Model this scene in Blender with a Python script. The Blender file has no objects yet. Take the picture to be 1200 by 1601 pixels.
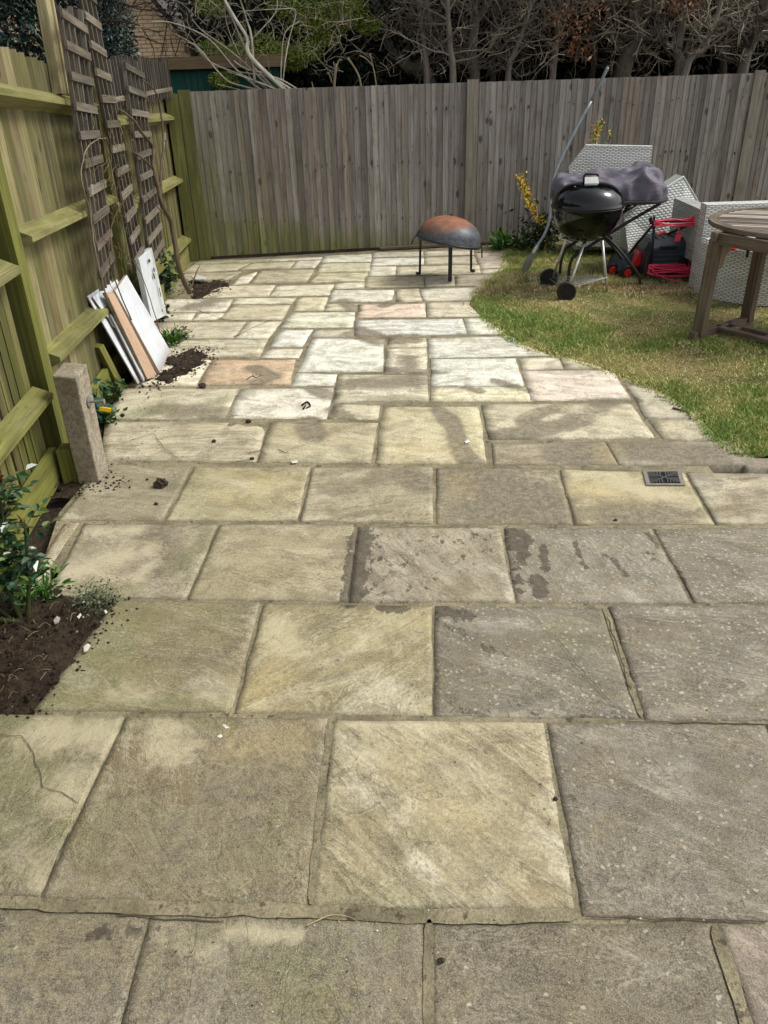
import bpy, math, random
import numpy as np
random.seed(7); rng = np.random.default_rng(11)
C = bpy.context.scene.collection
SC = bpy.context.scene
V3 = lambda *a: np.array(a, float)

# ------------------------------------------------------------------ camera, sky, sun, exposure
FPX, TH, RO, H = 1250., math.radians(29.2), math.radians(1.7), 1.65
cU = -V3(math.sin(RO)*math.cos(TH), math.cos(RO)*math.cos(TH), math.sin(TH))
cF = V3(0, 0, 1) - cU*cU[2]; cF /= np.linalg.norm(cF)
cR = np.cross(cF, cU)
if cR[0] < 0: cR = -cR
def ray(u, v):
    d = V3((u-600)/FPX, (v-800.5)/FPX, 1.)
    return V3(d@cR, d@cF, d@cU)
def G(u, v, z=0.):                      # measured point of the ground
    r = ray(u, v); t = (z-H)/r[2]; return V3(r[0]*t, r[1]*t)
def W(u, v, y):                         # measured point on the vertical plane at distance y
    r = ray(u, v); t = y/r[1]; return V3(r[0]*t, y, H+r[2]*t)

cam = bpy.data.cameras.new('camera'); camo = bpy.data.objects.new('camera', cam); C.objects.link(camo)
from mathutils import Matrix, Vector
M = Matrix(((cR[0], -cR[1], -cR[2], 0), (cF[0], -cF[1], -cF[2], 0), (cU[0], -cU[1], -cU[2], H), (0, 0, 0, 1)))
camo.matrix_world = M
cam.sensor_fit = 'VERTICAL'; cam.sensor_height = 36; cam.lens = FPX/1601*36; cam.clip_end = 300; cam.clip_start = .05
SC.camera = camo
SUN_EL, SUN_AZ = math.radians(50), math.radians(86)      # azimuth clockwise from +Y: ahead and to the right
wd = bpy.data.worlds.new('World'); SC.world = wd; wd.use_nodes = True
wn = wd.node_tree; bg = wn.nodes['Background']
sky = wn.nodes.new('ShaderNodeTexSky'); sky.sky_type = 'NISHITA'; sky.sun_disc = False
sky.sun_elevation = SUN_EL; sky.sun_rotation = SUN_AZ; sky.dust_density = 4.0; sky.air_density = 1.2; sky.ozone_density = 1
hs = wn.nodes.new('ShaderNodeHueSaturation'); hs.inputs['Saturation'].default_value = .22
wn.links.new(sky.outputs[0], hs.inputs['Color']); wn.links.new(hs.outputs[0], bg.inputs[0])
bg.inputs[1].default_value = .15
sl = bpy.data.lights.new('sun', 'SUN'); sl.energy = 1.8; sl.angle = math.radians(16); sl.color = (1, .955, .88)
so = bpy.data.objects.new('sun', sl); C.objects.link(so)
sd = Vector((math.sin(SUN_AZ)*math.cos(SUN_EL), math.cos(SUN_AZ)*math.cos(SUN_EL), math.sin(SUN_EL)))
so.rotation_euler = sd.to_track_quat('Z', 'Y').to_euler()
SC.view_settings.view_transform = 'Standard'; SC.view_settings.look = 'None'
SC.view_settings.exposure = .36; SC.view_settings.gamma = 1
SC.cycles.max_bounces = 6; SC.cycles.diffuse_bounces = 3; SC.cycles.glossy_bounces = 3
SC.cycles.transparent_max_bounces = 6; SC.cycles.use_denoising = True

# ------------------------------------------------------------------ helpers
def lin(c):
    c = np.asarray(c, float)/255.
    return np.where(c <= .04045, c/12.92, ((c+.055)/1.055)**2.4)
def L4(*c): l = lin(c); return (l[0], l[1], l[2], 1)
def tag(o, label=None, cat=None, group=None, kind=None):
    if label: o['label'] = label
    if cat: o['category'] = cat
    if group: o['group'] = group
    if kind: o['kind'] = kind
    return o
def thing(name, loc, label, cat, group=None):
    o = bpy.data.objects.new(name, None); C.objects.link(o); o.location = Vector(loc); o.empty_display_size = .1
    return tag(o, label, cat, group)
def unit(v): v = np.asarray(v, float); return v/max(np.linalg.norm(v), 1e-9)

class MB:
    """collects geometry in world coordinates with per-vertex colour and grain coordinates"""
    def __init__(s): s.v = []; s.f = []; s.n = 0; s.c = []; s.g = []; s.col = (1, 1, 1, 0)
    def add(s, vs, fs, g=None, col=None):
        vs = np.asarray(vs, float); s.v.append(vs)
        s.f += [tuple(i+s.n for i in f) for f in fs]
        k = len(vs); s.n += k
        c = np.asarray(s.col if col is None else col, float)
        s.c.append(np.tile(c, (k, 1)) if c.ndim == 1 else c)
        s.g.append(np.asarray(g, float) if g is not None else vs + 0.)
    def obox(s, c, ax, hs_, taper=None):
        c = np.asarray(c, float); A = [unit(a) for a in ax]
        loc = np.array([(x, y, z) for z in (-1, 1) for y in (-1, 1) for x in (-1, 1)], float)*np.asarray(hs_)
        vs = c + loc[:, :1]*A[0] + loc[:, 1:2]*A[1] + loc[:, 2:]*A[2]
        i = int(np.argmax(hs_)); o = [j for j in range(3) if j != i]
        g = np.stack([loc[:, o[0]], loc[:, o[1]], loc[:, i]], 1) + np.array([random.uniform(-9, 9) for _ in range(3)])
        s.add(vs, [(0, 2, 3, 1), (4, 5, 7, 6), (0, 1, 5, 4), (2, 6, 7, 3), (0, 4, 6, 2), (1, 3, 7, 5)], g)
    def box(s, x0, x1, y0, y1, z0, z1):
        s.obox(((x0+x1)/2, (y0+y1)/2, (z0+z1)/2), np.eye(3), ((x1-x0)/2, (y1-y0)/2, (z1-z0)/2))
    def bar(s, p0, p1, w, t, up=(0, 0, 1)):
        p0, p1 = np.asarray(p0, float), np.asarray(p1, float); d = unit(p1-p0)
        a = np.cross(d, up);
        if np.linalg.norm(a) < 1e-3: a = np.cross(d, (1, 0, 0))
        a = unit(a); b = np.cross(a, d)
        s.obox((p0+p1)/2, (a, b, d), (w/2, t/2, np.linalg.norm(p1-p0)/2))
    def tube(s, pts, rad, n=8, cap=True, col=None):
        P = np.asarray(pts, float); m = len(P); rad = np.full(m, rad) if np.isscalar(rad) else np.asarray(rad, float)
        T = np.gradient(P, axis=0); T /= np.maximum(np.linalg.norm(T, axis=1, keepdims=True), 1e-9)
        a = np.cross(T[0], (0, 0, 1));
        if np.linalg.norm(a) < .05: a = np.cross(T[0], (1, 0, 0))
        a = unit(a); A = []
        for t in T:
            a = unit(a - t*(a@t)); A.append(a)
        A = np.array(A); B = np.cross(T, A); th = np.arange(n)*2*math.pi/n
        R = P[:, None] + rad[:, None, None]*(np.cos(th)[None, :, None]*A[:, None] + np.sin(th)[None, :, None]*B[:, None])
        Ls = np.concatenate([[0], np.cumsum(np.linalg.norm(np.diff(P, axis=0), axis=1))])
        off = [random.uniform(-9, 9) for _ in range(3)]
        g = np.stack([np.tile(np.cos(th), m)*np.repeat(rad, n)+off[0], np.tile(np.sin(th), m)*np.repeat(rad, n)+off[1], np.repeat(Ls, n)+off[2]], 1)
        vs = R.reshape(-1, 3); fs = []
        for i in range(m-1):
            for j in range(n):
                k = (j+1) % n; fs.append((i*n+j, i*n+k, (i+1)*n+k, (i+1)*n+j))
        if cap: fs += [tuple(range(n-1, -1, -1)), tuple((m-1)*n+j for j in range(n))]
        s.add(vs, fs, g, col)
    def lathe(s, c, prof, n=32, axis=(0, 0, 1), a0=0, a1=2*math.pi):
        ax = unit(axis); x = np.cross(ax, (0, 1, 0));
        if np.linalg.norm(x) < .1: x = np.cross(ax, (1, 0, 0))
        x = unit(x); y = np.cross(ax, x); full = abs(a1-a0-2*math.pi) < 1e-6
        k = n if full else n+1
        th = a0 + (a1-a0)*np.arange(k)/n; vs = []
        for r, z in prof:
            vs.append(np.asarray(c)+z*ax + r*(np.cos(th)[:, None]*x+np.sin(th)[:, None]*y))
        vs = np.concatenate(vs); fs = []
        for i in range(len(prof)-1):
            for j in range(n):
                q = (j+1) % k; fs.append((i*k+j, i*k+q, (i+1)*k+q, (i+1)*k+j))
        s.add(vs, fs)
    def prism(s, poly, ext):
        poly = np.asarray(poly, float); n = len(poly); ext = np.asarray(ext, float)
        vs = np.concatenate([poly, poly+ext])
        fs = [tuple(range(n)), tuple(range(2*n-1, n-1, -1))] + [(i, i+n, (i+1) % n+n, (i+1) % n) for i in range(n)]
        L = poly - poly[0]; g = np.concatenate([L, L+ext]) + random.uniform(-9, 9)
        s.add(vs, fs, g)
    def build(s, name, mat, parent=None, smooth=False, bevel=0, subsurf=0, fixn=False):
        me = bpy.data.meshes.new(name)
        v = np.concatenate(s.v) if s.v else np.zeros((0, 3))
        off = V3(*parent.matrix_world.translation) if parent is not None and not parent.location.length == 0 else V3(0, 0, 0)
        if parent is not None:
            off = V3(0, 0, 0); p = parent
            while p is not None: off = off + V3(*p.location); p = p.parent
            org = np.zeros(3) if parent.type != 'EMPTY' else np.zeros(3)
        else:
            off = (v.min(0)+v.max(0))/2 if len(v) else off
            if len(v): off[2] = v[:, 2].min()
        me.from_pydata((v-off).tolist(), [], s.f)
        me.materials.append(mat)
        a = me.color_attributes.new('col', 'FLOAT_COLOR', 'POINT'); c = np.concatenate(s.c)
        a.data.foreach_set('color', c.astype(np.float32).ravel())
        a = me.attributes.new('guv', 'FLOAT_VECTOR', 'POINT'); a.data.foreach_set('vector', np.concatenate(s.g).astype(np.float32).ravel())
        if smooth: me.polygons.foreach_set('use_smooth', [True]*len(me.polygons))
        me.update()
        o = bpy.data.objects.new(name, me); C.objects.link(o)
        if parent is not None: o.parent = parent
        else: o.location = Vector(off)
        if bevel:
            b = o.modifiers.new('b', 'BEVEL'); b.width = bevel; b.segments = 2; b.limit_method = 'ANGLE'
        if subsurf:
            b = o.modifiers.new('s', 'SUBSURF'); b.levels = b.render_levels = subsurf
        return o

def raw_mesh(name, mat, v, tri_n, attrs=None, parent=None, smooth=False, flat_faces=None):
    """fast mesh: v (N,3) with consecutive polygons of tri_n corners"""
    v = np.asarray(v, np.float32)
    off = np.zeros(3, np.float32)
    if parent is not None:
        p = parent
        while p is not None: off = off + np.array(p.location, np.float32); p = p.parent
    else:
        off = ((v.min(0)+v.max(0))/2).astype(np.float32); off[2] = v[:, 2].min()
    me = bpy.data.meshes.new(name); n = len(v); nf = n//tri_n
    me.vertices.add(n); me.vertices.foreach_set('co', (v-off).ravel())
    me.loops.add(n); me.loops.foreach_set('vertex_index', np.arange(n, dtype=np.int32))
    me.polygons.add(nf); me.polygons.foreach_set('loop_start', np.arange(nf, dtype=np.int32)*tri_n)
    me.polygons.foreach_set('loop_total', np.full(nf, tri_n, np.int32))
    for k, a in (attrs or {}).items():
        t = me.color_attributes.new(k, 'FLOAT_COLOR', 'POINT'); t.data.foreach_set('color', a.astype(np.float32).ravel())
    me.materials.append(mat); me.update(calc_edges=True)
    if smooth: me.polygons.foreach_set('use_smooth', np.ones(nf, bool))
    o = bpy.data.objects.new(name, me); C.objects.link(o)
    if parent is not None: o.parent = parent
    else: o.location = Vector(off.tolist())
    return o

# numpy value noise
_perm = rng.random((256, 256))
def vn2(x, y):
    xi = np.floor(x).astype(int); yi = np.floor(y).astype(int); fx = x-xi; fy = y-yi
    fx = fx*fx*(3-2*fx); fy = fy*fy*(3-2*fy)
    g = lambda a, b: _perm[a & 255, b & 255]
    return (g(xi, yi)*(1-fx)+g(xi+1, yi)*fx)*(1-fy) + (g(xi, yi+1)*(1-fx)+g(xi+1, yi+1)*fx)*fy
def fbm(x, y, o=4):
    s = 0; a = .5; t = 0
    for i in range(o): s = s+a*vn2(x*2**i+17*i, y*2**i+31*i); t += a; a *= .5
    return s/t

# ------------------------------------------------------------------ shader helpers
class SH:
    def __init__(s, name, rough=.8, spec=.5):
        s.m = bpy.data.materials.new(name); s.m.use_nodes = True; s.t = s.m.node_tree
        s.b = s.t.nodes['Principled BSDF']; s.b.inputs['Roughness'].default_value = rough
        s.b.inputs['Specular IOR Level'].default_value = spec
    def n(s, typ, **k):
        x = s.t.nodes.new(typ)
        for a, b in k.items(): setattr(x, a, b)
        return x
    def put(s, sock, val):
        if hasattr(val, 'is_output') or isinstance(val, bpy.types.NodeSocket): s.t.links.new(val, sock)
        else: sock.default_value = val
    def attr(s, nm, out='Color'): x = s.n('ShaderNodeAttribute', attribute_name=nm); return x.outputs[out]
    def tex(s, out='Object'): return s.n('ShaderNodeTexCoord').outputs[out]
    def pos(s): return s.n('ShaderNodeNewGeometry').outputs['Position']
    def map(s, vec, sc=(1, 1, 1), loc=(0, 0, 0), rot=(0, 0, 0)):
        x = s.n('ShaderNodeMapping'); s.put(x.inputs[0], vec); x.inputs['Scale'].default_value = sc
        x.inputs['Location'].default_value = loc; x.inputs['Rotation'].default_value = rot; return x.outputs[0]
    def noise(s, vec, sc=5, det=4, ro=.55, dist=0):
        x = s.n('ShaderNodeTexNoise'); s.put(x.inputs['Vector'], vec); s.put(x.inputs['Scale'], sc)
        x.inputs['Detail'].default_value = det; x.inputs['Roughness'].default_value = ro; x.inputs['Distortion'].default_value = dist
        return x.outputs[0]
    def vor(s, vec, sc=5, feat='F1', out=0):
        x = s.n('ShaderNodeTexVoronoi', feature=feat); s.put(x.inputs['Vector'], vec); x.inputs['Scale'].default_value = sc
        return x.outputs[out]
    def sm(s, x, lo, hi, a=0., b=1.):
        m = s.n('ShaderNodeMapRange', interpolation_type='SMOOTHSTEP'); s.put(m.inputs[0], x)
        s.put(m.inputs[1], lo); s.put(m.inputs[2], hi); m.inputs[3].default_value = a; m.inputs[4].default_value = b; return m.outputs[0]
    def ma(s, op, a, b=0., c=0.):
        m = s.n('ShaderNodeMath', operation=op); s.put(m.inputs[0], a); s.put(m.inputs[1], b); s.put(m.inputs[2], c); return m.outputs[0]
    def mix(s, f, a, b, blend='MIX'):
        m = s.n('ShaderNodeMix', data_type='RGBA', blend_type=blend); s.put(m.inputs[0], f)
        s.put(m.inputs[6], a); s.put(m.inputs[7], b); return m.outputs[2]
    def sep(s, c): x = s.n('ShaderNodeSeparateColor'); s.put(x.inputs[0], c); return x.outputs
    def bump(s, h, strength=.5, dist=.01, nrm=None):
        x = s.n('ShaderNodeBump'); s.put(x.inputs['Height'], h); s.put(x.inputs['Strength'], strength); x.inputs['Distance'].default_value = dist
        if nrm is not None: s.put(x.inputs['Normal'], nrm)
        s.put(s.b.inputs['Normal'], x.outputs[0]); return x.outputs[0]
    def col(s, c): s.put(s.b.inputs['Base Color'], c)
    def rough(s, c): s.put(s.b.inputs['Roughness'], c)
    def gray(s, v):  # scalar -> colour
        x = s.n('ShaderNodeCombineColor'); [s.put(x.inputs[i], v) for i in range(3)]; return x.outputs[0]

def plain(name, c, rough=.6, metal=0, var=.15, sc=25, bump=.1, spec=.5):
    s = SH(name, rough, spec); g = s.noise(s.tex(), sc, 4, .6)
    s.col(s.mix(s.sm(g, .3, .7), tuple(x*(1-var) for x in c[:3])+(1,), tuple(min(1, x*(1+var)) for x in c[:3])+(1,)))
    s.b.inputs['Metallic'].default_value = metal
    if bump: s.bump(g, bump, .004)
    return s.m

# --- sandstone
def mat_slab():
    s = SH('sandstone', .82, .35); P = s.pos(); base = s.attr('base'); par = s.sep(s.attr('par')); st = s.sep(s.attr('stain_light'))
    uv = s.attr('suv', 'Vector'); cl = s.attr('par', 'Alpha')
    wob = s.noise(P, 3.5, 3, .6)
    uvs = s.map(uv, (2.2, 15, 1)); streak = s.noise(uvs, 1., 6, .62, 1.1)
    layer = s.noise(s.map(uv, (1.6, 4.5, 1)), 1., 5, .6, 1.6)
    mot = s.noise(P, 6, 6, .65, .6); mot2 = s.noise(s.map(P, (1, 1, 1), (7, 3, 0)), 2.4, 4, .6, .3)
    fine = s.noise(P, 95, 5, .7); fine2 = s.noise(P, 320, 3, .7)
    # bedding streaks
    c = s.mix(s.ma('MULTIPLY', s.sm(streak, .38, .66), par[1]), base, s.mix(1., base, (.56, .53, .46, 1), 'MULTIPLY'))
    c = s.mix(s.ma('MULTIPLY', s.sm(layer, .5, .68), s.ma('MULTIPLY_ADD', par[1], .5, .15)), c, s.mix(.5, base, (.88, .83, .68, 1)))
    # ochre tones
    c = s.mix(s.ma('MULTIPLY', s.sm(mot2, .5, .78, 0, .45), cl), c, s.mix(1., c, (1.0, .84, .55, 1), 'MULTIPLY'))
    vn = s.ma('ABSOLUTE', s.ma('SUBTRACT', s.noise(s.map(uv, (2.0, 6.5, 1), (4, 2, 0)), 1., 7, .6, 1.0), .5)); c = s.mix(s.ma('MULTIPLY', s.sm(vn, .012, .0), s.ma('MULTIPLY_ADD', par[1], .5, .2)), c, s.mix(1., c, (.42, .39, .32, 1), 'MULTIPLY'))
    c = s.mix(s.ma('MULTIPLY', s.ma('MULTIPLY', s.sm(vn, .014, .022), s.sm(vn, .045, .024)), .45), c, s.mix(.4, c, L4(226, 218, 192)))
    # broad blotches
    bl = s.noise(s.map(P, (1, 1, 1), (3, 11, 0)), 9, 7, .7, .5); bm = s.noise(P, 30, 6, .7, .3)
    c = s.mix(s.sm(bl, .47, .6, 0, .7), c, s.mix(1., c, (.57, .55, .49, 1), 'MULTIPLY'))
    c = s.mix(s.sm(bl, .45, .32, 0, .5), c, s.mix(1., c, (1.22, 1.2, 1.16, 1), 'MULTIPLY'))
    # grey weathering
    nz = s.ma('ADD', s.ma('MULTIPLY', s.ma('SUBTRACT', mot, .5), 1.5), s.ma('MULTIPLY', s.ma('SUBTRACT', bm, .5), 1.1))
    gm = s.sm(s.ma('ADD', s.ma('ADD', nz, s.ma('MULTIPLY', st[2], 1.1)), s.ma('MULTIPLY', par[0], .5)), .2, .72)
    greyc = s.mix(s.sm(bm, .38, .62), L4(86, 78, 60), L4(134, 123, 98))
    c = s.mix(s.ma('MULTIPLY', s.ma('MULTIPLY', gm, .85), s.ma('MINIMUM', s.ma('MULTIPLY_ADD', cl, .6, s.ma('MULTIPLY_ADD', st[2], .7, .45)), 1.)), c, greyc)
    spk = s.ma('MULTIPLY', s.sm(s.noise(P, 58, 6, .8), .5, .58), s.ma('MULTIPLY', s.sm(s.ma('ADD', par[0], s.ma('MULTIPLY', nz, .6)), .3, .8), .5))
    c = s.mix(spk, c, L4(70, 66, 56))
    sp2 = s.ma('MULTIPLY', s.sm(s.noise(s.map(P, (1, 1, 1), (31, 7, 0)), 66, 6, .8), .56, .64), s.sm(par[0], .3, .7, 0, .5)); c = s.mix(sp2, c, L4(160, 152, 130))
    fs2 = s.ma('MULTIPLY', s.sm(s.noise(s.map(P, (1, 1.6, 1), (41, 3, 0)), 2.9, 7, .7, .8), .53, .63), s.ma('SUBTRACT', .98, cl)); c = s.mix(s.ma('MULTIPLY', fs2, .8), c, L4(128, 118, 98))
    # green film
    s2 = s.sep(s.attr('stain_light2'))
    gr = s.ma('MULTIPLY', s.sm(s.ma('ADD', s2[0], nz), .12, .75), .75)
    c = s.mix(gr, c, s.mix(.5, c, L4(98, 104, 46)))
    c = s.mix(s.sm(s.ma('ADD', s2[1], nz), .2, 1.1, 0, .4), c, L4(196, 174, 116))
    fz = s.sm(s.noise(s.map(P, (1, 1, 1), (19, 4, 0)), 4.2, 6, .68, .4), .44, .66, 0, .5); c = s.mix(s.ma('MULTIPLY', fz, cl), c, s.mix(.5, c, L4(118, 102, 54)))
    # pale patches: lighter stone, and dappled light painted into the colour
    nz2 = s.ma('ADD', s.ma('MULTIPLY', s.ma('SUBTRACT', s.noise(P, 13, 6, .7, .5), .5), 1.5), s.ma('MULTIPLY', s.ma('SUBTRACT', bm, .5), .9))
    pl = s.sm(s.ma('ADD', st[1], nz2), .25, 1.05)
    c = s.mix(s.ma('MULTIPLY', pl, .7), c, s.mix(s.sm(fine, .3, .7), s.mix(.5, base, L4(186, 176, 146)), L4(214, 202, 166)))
    # dirt at the slab edges
    ed = s.sm(s.ma('ADD', s2[2], s.ma('MULTIPLY', nz, 1.1)), .55, 1.35)
    c = s.mix(s.ma('MULTIPLY', ed, .5), c, L4(104, 98, 80))
    # grain
    c = s.mix(s.sm(fine, .42, .6, .0, .6), c, s.mix(1., c, (.55, .54, .5, 1), 'MULTIPLY'))
    c = s.mix(s.sm(fine2, .44, .62, .0, .45), c, s.mix(.4, c, (.80, .77, .68, 1)))
    pit = s.sm(s.noise(P, 48, 4, .6), .64, .70, 0, .55); c = s.mix(pit, c, s.mix(1., c, (.5, .47, .4, 1), 'MULTIPLY'))
    # lichen: ragged flecks of uneven size
    wv_ = s.n('ShaderNodeVectorMath', operation='ADD'); s.put(wv_.inputs[0], P); nn_ = s.n('ShaderNodeTexNoise'); s.put(nn_.inputs['Vector'], P); nn_.inputs['Scale'].default_value = 60; nn_.inputs['Detail'].default_value = 4
    sc_ = s.n('ShaderNodeVectorMath', operation='SCALE'); s.put(sc_.inputs[0], nn_.outputs['Color']); sc_.inputs['Scale'].default_value = .022; s.put(wv_.inputs[1], sc_.outputs[0]); Pw = wv_.outputs[0]
    for sc__, rr, off in ((58, .36, 0.), (34, .22, .06)):
        vd = s.vor(Pw, sc__); vc = s.vor(Pw, sc__, out=1); thr = s.ma('SUBTRACT', 1.12+off, s.ma('MULTIPLY', par[2], .72))
        li = s.ma('MULTIPLY', s.sm(vd, rr, rr*.6), s.sm(s.ma('ADD', s.sep(vc)[0], s.ma('MULTIPLY', nz, .5)), thr, s.ma('ADD', thr, .05)))
        c = s.mix(s.ma('MULTIPLY', li, .48), c, L4(196, 192, 174))
    # dark algae, damp
    dn = s.noise(s.map(P, (1, .6, 1), (0, 0, 0)), 30, 7, .72, .3)
    dk = s.sm(s.ma('ADD', s.ma('MULTIPLY', st[0], 1.1), s.ma('MULTIPLY', s.ma('SUBTRACT', dn, .5), 2.6)), .55, .66)
    c = s.mix(s.ma('MULTIPLY', dk, .8), c, s.mix(s.sm(bm, .35, .65), L4(56, 50, 42), L4(88, 80, 66)))
    s.col(c)
    # riven relief: layered terraces + grain
    uvb = s.map(s.attr('suv', 'Vector'), (1.6, 4.5, 1)); lb = s.noise(uvb, 1., 5, .6, 1.6); terr = s.ma('MULTIPLY', lb, 9.); step = s.ma('ADD', s.ma('FLOOR', terr), s.sm(s.ma('FRACT', terr), .0, .16))
    h = s.ma('MULTIPLY_ADD', step, .11, s.ma('MULTIPLY', s.noise(s.pos(), 95, 5, .75), .34))
    s.bump(h, .85, .010)
    s.rough(s.ma('MULTIPLY_ADD', fine, .25, .62))
    return s.m
def mat_point():
    s = SH('pointing', .9, .3); P = s.pos(); c = s.mix(s.sm(s.noise(P, 5, 5, .7), .35, .65), L4(122, 114, 90), L4(164, 154, 124)); c = s.mix(s.sm(s.noise(P, 110, 6, .75), .4, .62, 0, .5), c, L4(92, 85, 68)); c = s.mix(s.sm(s.noise(P, 22, 6, .75), .56, .62, 0, .8), c, L4(74, 66, 52)); s.col(c); s.bump(s.noise(P, 90, 5, .75), .9, .01); return s.m
def mat_mortar():
    s = SH('mortar', .9, .3); P = s.pos(); a = s.noise(P, 90, 6, .75); b = s.noise(P, 5, 5, .65)
    c = s.mix(s.sm(b, .35, .65), L4(112, 105, 84), L4(152, 143, 116)); c = s.mix(s.sm(a, .35, .7, 0, .55), c, L4(72, 66, 54))
    c = s.mix(s.sm(s.noise(P, 14, 6, .75), .55, .66, 0, .7), c, L4(66, 59, 46))
    s.col(c); s.bump(s.noise(P, 90, 4, .7), .8, .01); return s.m
def mat_soil(name='soil', a=(34, 27, 21), b=(72, 60, 47)):
    s = SH(name, .95, .2); P = s.pos(); n1 = s.noise(P, 38, 6, .75); n2 = s.noise(P, 7, 4, .6)
    c = s.mix(s.sm(n1, .35, .68), L4(*a), L4(*b)); c = s.mix(s.sm(n2, .4, .7, 0, .4), c, L4(88, 76, 60))
    vd = s.vor(P, 60); vc = s.vor(P, 60, out=1)
    c = s.mix(s.ma('MULTIPLY', s.sm(vd, .3, .2), s.sm(s.sep(vc)[0], .93, .96)), c, L4(170, 165, 150))
    s.col(c); s.bump(n1, 1., .03); return s.m
def mat_wood(name, gloss=.75, grain=1., knots=True):
    """weathered timber: per-board tint in 'col' rgb, green algae amount in alpha"""
    s = SH(name, gloss, .3); g = s.attr('guv', 'Vector'); at = s.n('ShaderNodeAttribute', attribute_name='col'); base = at.outputs['Color']; al = at.outputs['Alpha']
    gr = s.noise(s.map(g, (70, 70, 2.2)), 1., 5, .6, .8); gr2 = s.noise(s.map(g, (16, 16, .9)), 1., 4, .6, 1.2); pt = s.noise(s.map(g, (5, 5, 2.4)), 1., 5, .65)
    c = s.mix(s.sm(gr, .32, .7, 0, .62*grain), base, s.mix(1., base, (.40, .37, .33, 1), 'MULTIPLY'))
    c = s.mix(s.sm(gr2, .5, .7, 0, .5*grain), c, s.mix(.3, c, (.5, .47, .41, 1)))
    c = s.mix(s.sm(gr2, .5, .36, 0, .35), c, s.mix(1., c, (1.25, 1.22, 1.15, 1), 'MULTIPLY'))
    c = s.mix(s.sm(pt, .48, .7, 0, .7), c, s.mix(1., c, (.62, .56, .5, 1), 'MULTIPLY'))
    if knots:
        P2 = s.map(g, (9, 9, 4.2)); vd = s.vor(P2, 1.); vc = s.vor(P2, 1., out=1)
        k = s.ma('MULTIPLY', s.sm(vd, .19, .1), s.sm(s.sep(vc)[1], .66, .7)); c = s.mix(s.ma('MULTIPLY', k, .75), c, L4(48, 40, 34))
    am = s.sm(s.ma('ADD', al, s.ma('MULTIPLY', s.ma('SUBTRACT', s.noise(s.map(g, (9, 9, 3)), 1., 5, .7), .5), 1.0)), .15, .95)
    gc = s.mix(s.sm(gr2, .3, .7), L4(62, 70, 14), L4(118, 124, 38))
    sp = s.sm(s.ma('ABSOLUTE', s.ma('SUBTRACT', s.noise(s.map(g, (40, 40, 1.1), (3, 3, 3)), 1., 3, .5, .6), .5)), .012, .002, 0, .75); c = s.mix(sp, c, s.mix(1., c, (.3, .27, .24, 1), 'MULTIPLY'))
    c = s.mix(s.ma('MULTIPLY', am, .85), c, s.mix(.28, gc, c))
    s.col(c); s.bump(s.ma('ADD', gr, s.ma('MULTIPLY', gr2, .6)), .5, .004); return s.m
def mat_leaf(name, rough=.45, spec=.4, trans=True):
    s = SH(name, rough, spec); c = s.attr('col'); n = s.noise(s.pos(), 60, 3)
    s.col(s.mix(s.sm(n, .35, .65, 0, .35), c, s.mix(1., c, (.6, .62, .55, 1), 'MULTIPLY')))
    return s.m
def mat_bark(name='bark'):
    s = SH(name, .9, .25); g = s.attr('guv', 'Vector'); P = s.pos(); base = s.attr('col')
    n1 = s.noise(s.map(g, (60, 60, 9)), 1., 5, .7); n2 = s.noise(P, 9, 4)
    c = s.mix(s.sm(n1, .35, .7, 0, .7), base, s.mix(1., base, (.4, .38, .34, 1), 'MULTIPLY')); c = s.mix(s.sm(n2, .5, .75, 0, .4), c, s.mix(.5, c, L4(96, 100, 62)))
    s.col(c); s.bump(n1, .6, .01); return s.m
def mat_weave(name, wx, wz, ca, cb, dark, sheen=.5):
    """woven resin strands: strand runs along guv.x, rows along guv.z"""
    s = SH(name, .5, .5); g = s.attr('guv', 'Vector'); sx = s.n('ShaderNodeSeparateXYZ'); s.put(sx.inputs[0], g)
    zr = s.ma('DIVIDE', sx.outputs[2], wz); par = s.ma('MODULO', s.ma('FLOOR', s.ma('ADD', zr, 2000.)), 2.); fr = s.ma('FRACT', s.ma('ADD', zr, 2000.))
    st = s.ma('SINE', s.ma('MULTIPLY', fr, math.pi)); ov = s.ma('MULTIPLY_ADD', s.ma('COSINE', s.ma('MULTIPLY_ADD', s.ma('DIVIDE', sx.outputs[0], wx), 2*math.pi, s.ma('MULTIPLY', par, math.pi))), .5, .5)
    h = s.ma('MULTIPLY', s.ma('POWER', st, .6), s.ma('MULTIPLY_ADD', s.ma('POWER', ov, .7), .7, .3)); n = s.noise(s.map(g, (3, 3, 60)), 1., 3); n2 = s.noise(g, 7, 4, .6)
    c = s.mix(s.sm(h, .12, .62), dark, s.mix(s.sm(n, .35, .65), ca, cb)); c = s.mix(s.sm(n2, .5, .8, 0, .4), c, s.mix(1., c, (.66, .64, .58, 1), 'MULTIPLY'))
    s.col(c); s.bump(h, .9, .006); return s.m

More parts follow.
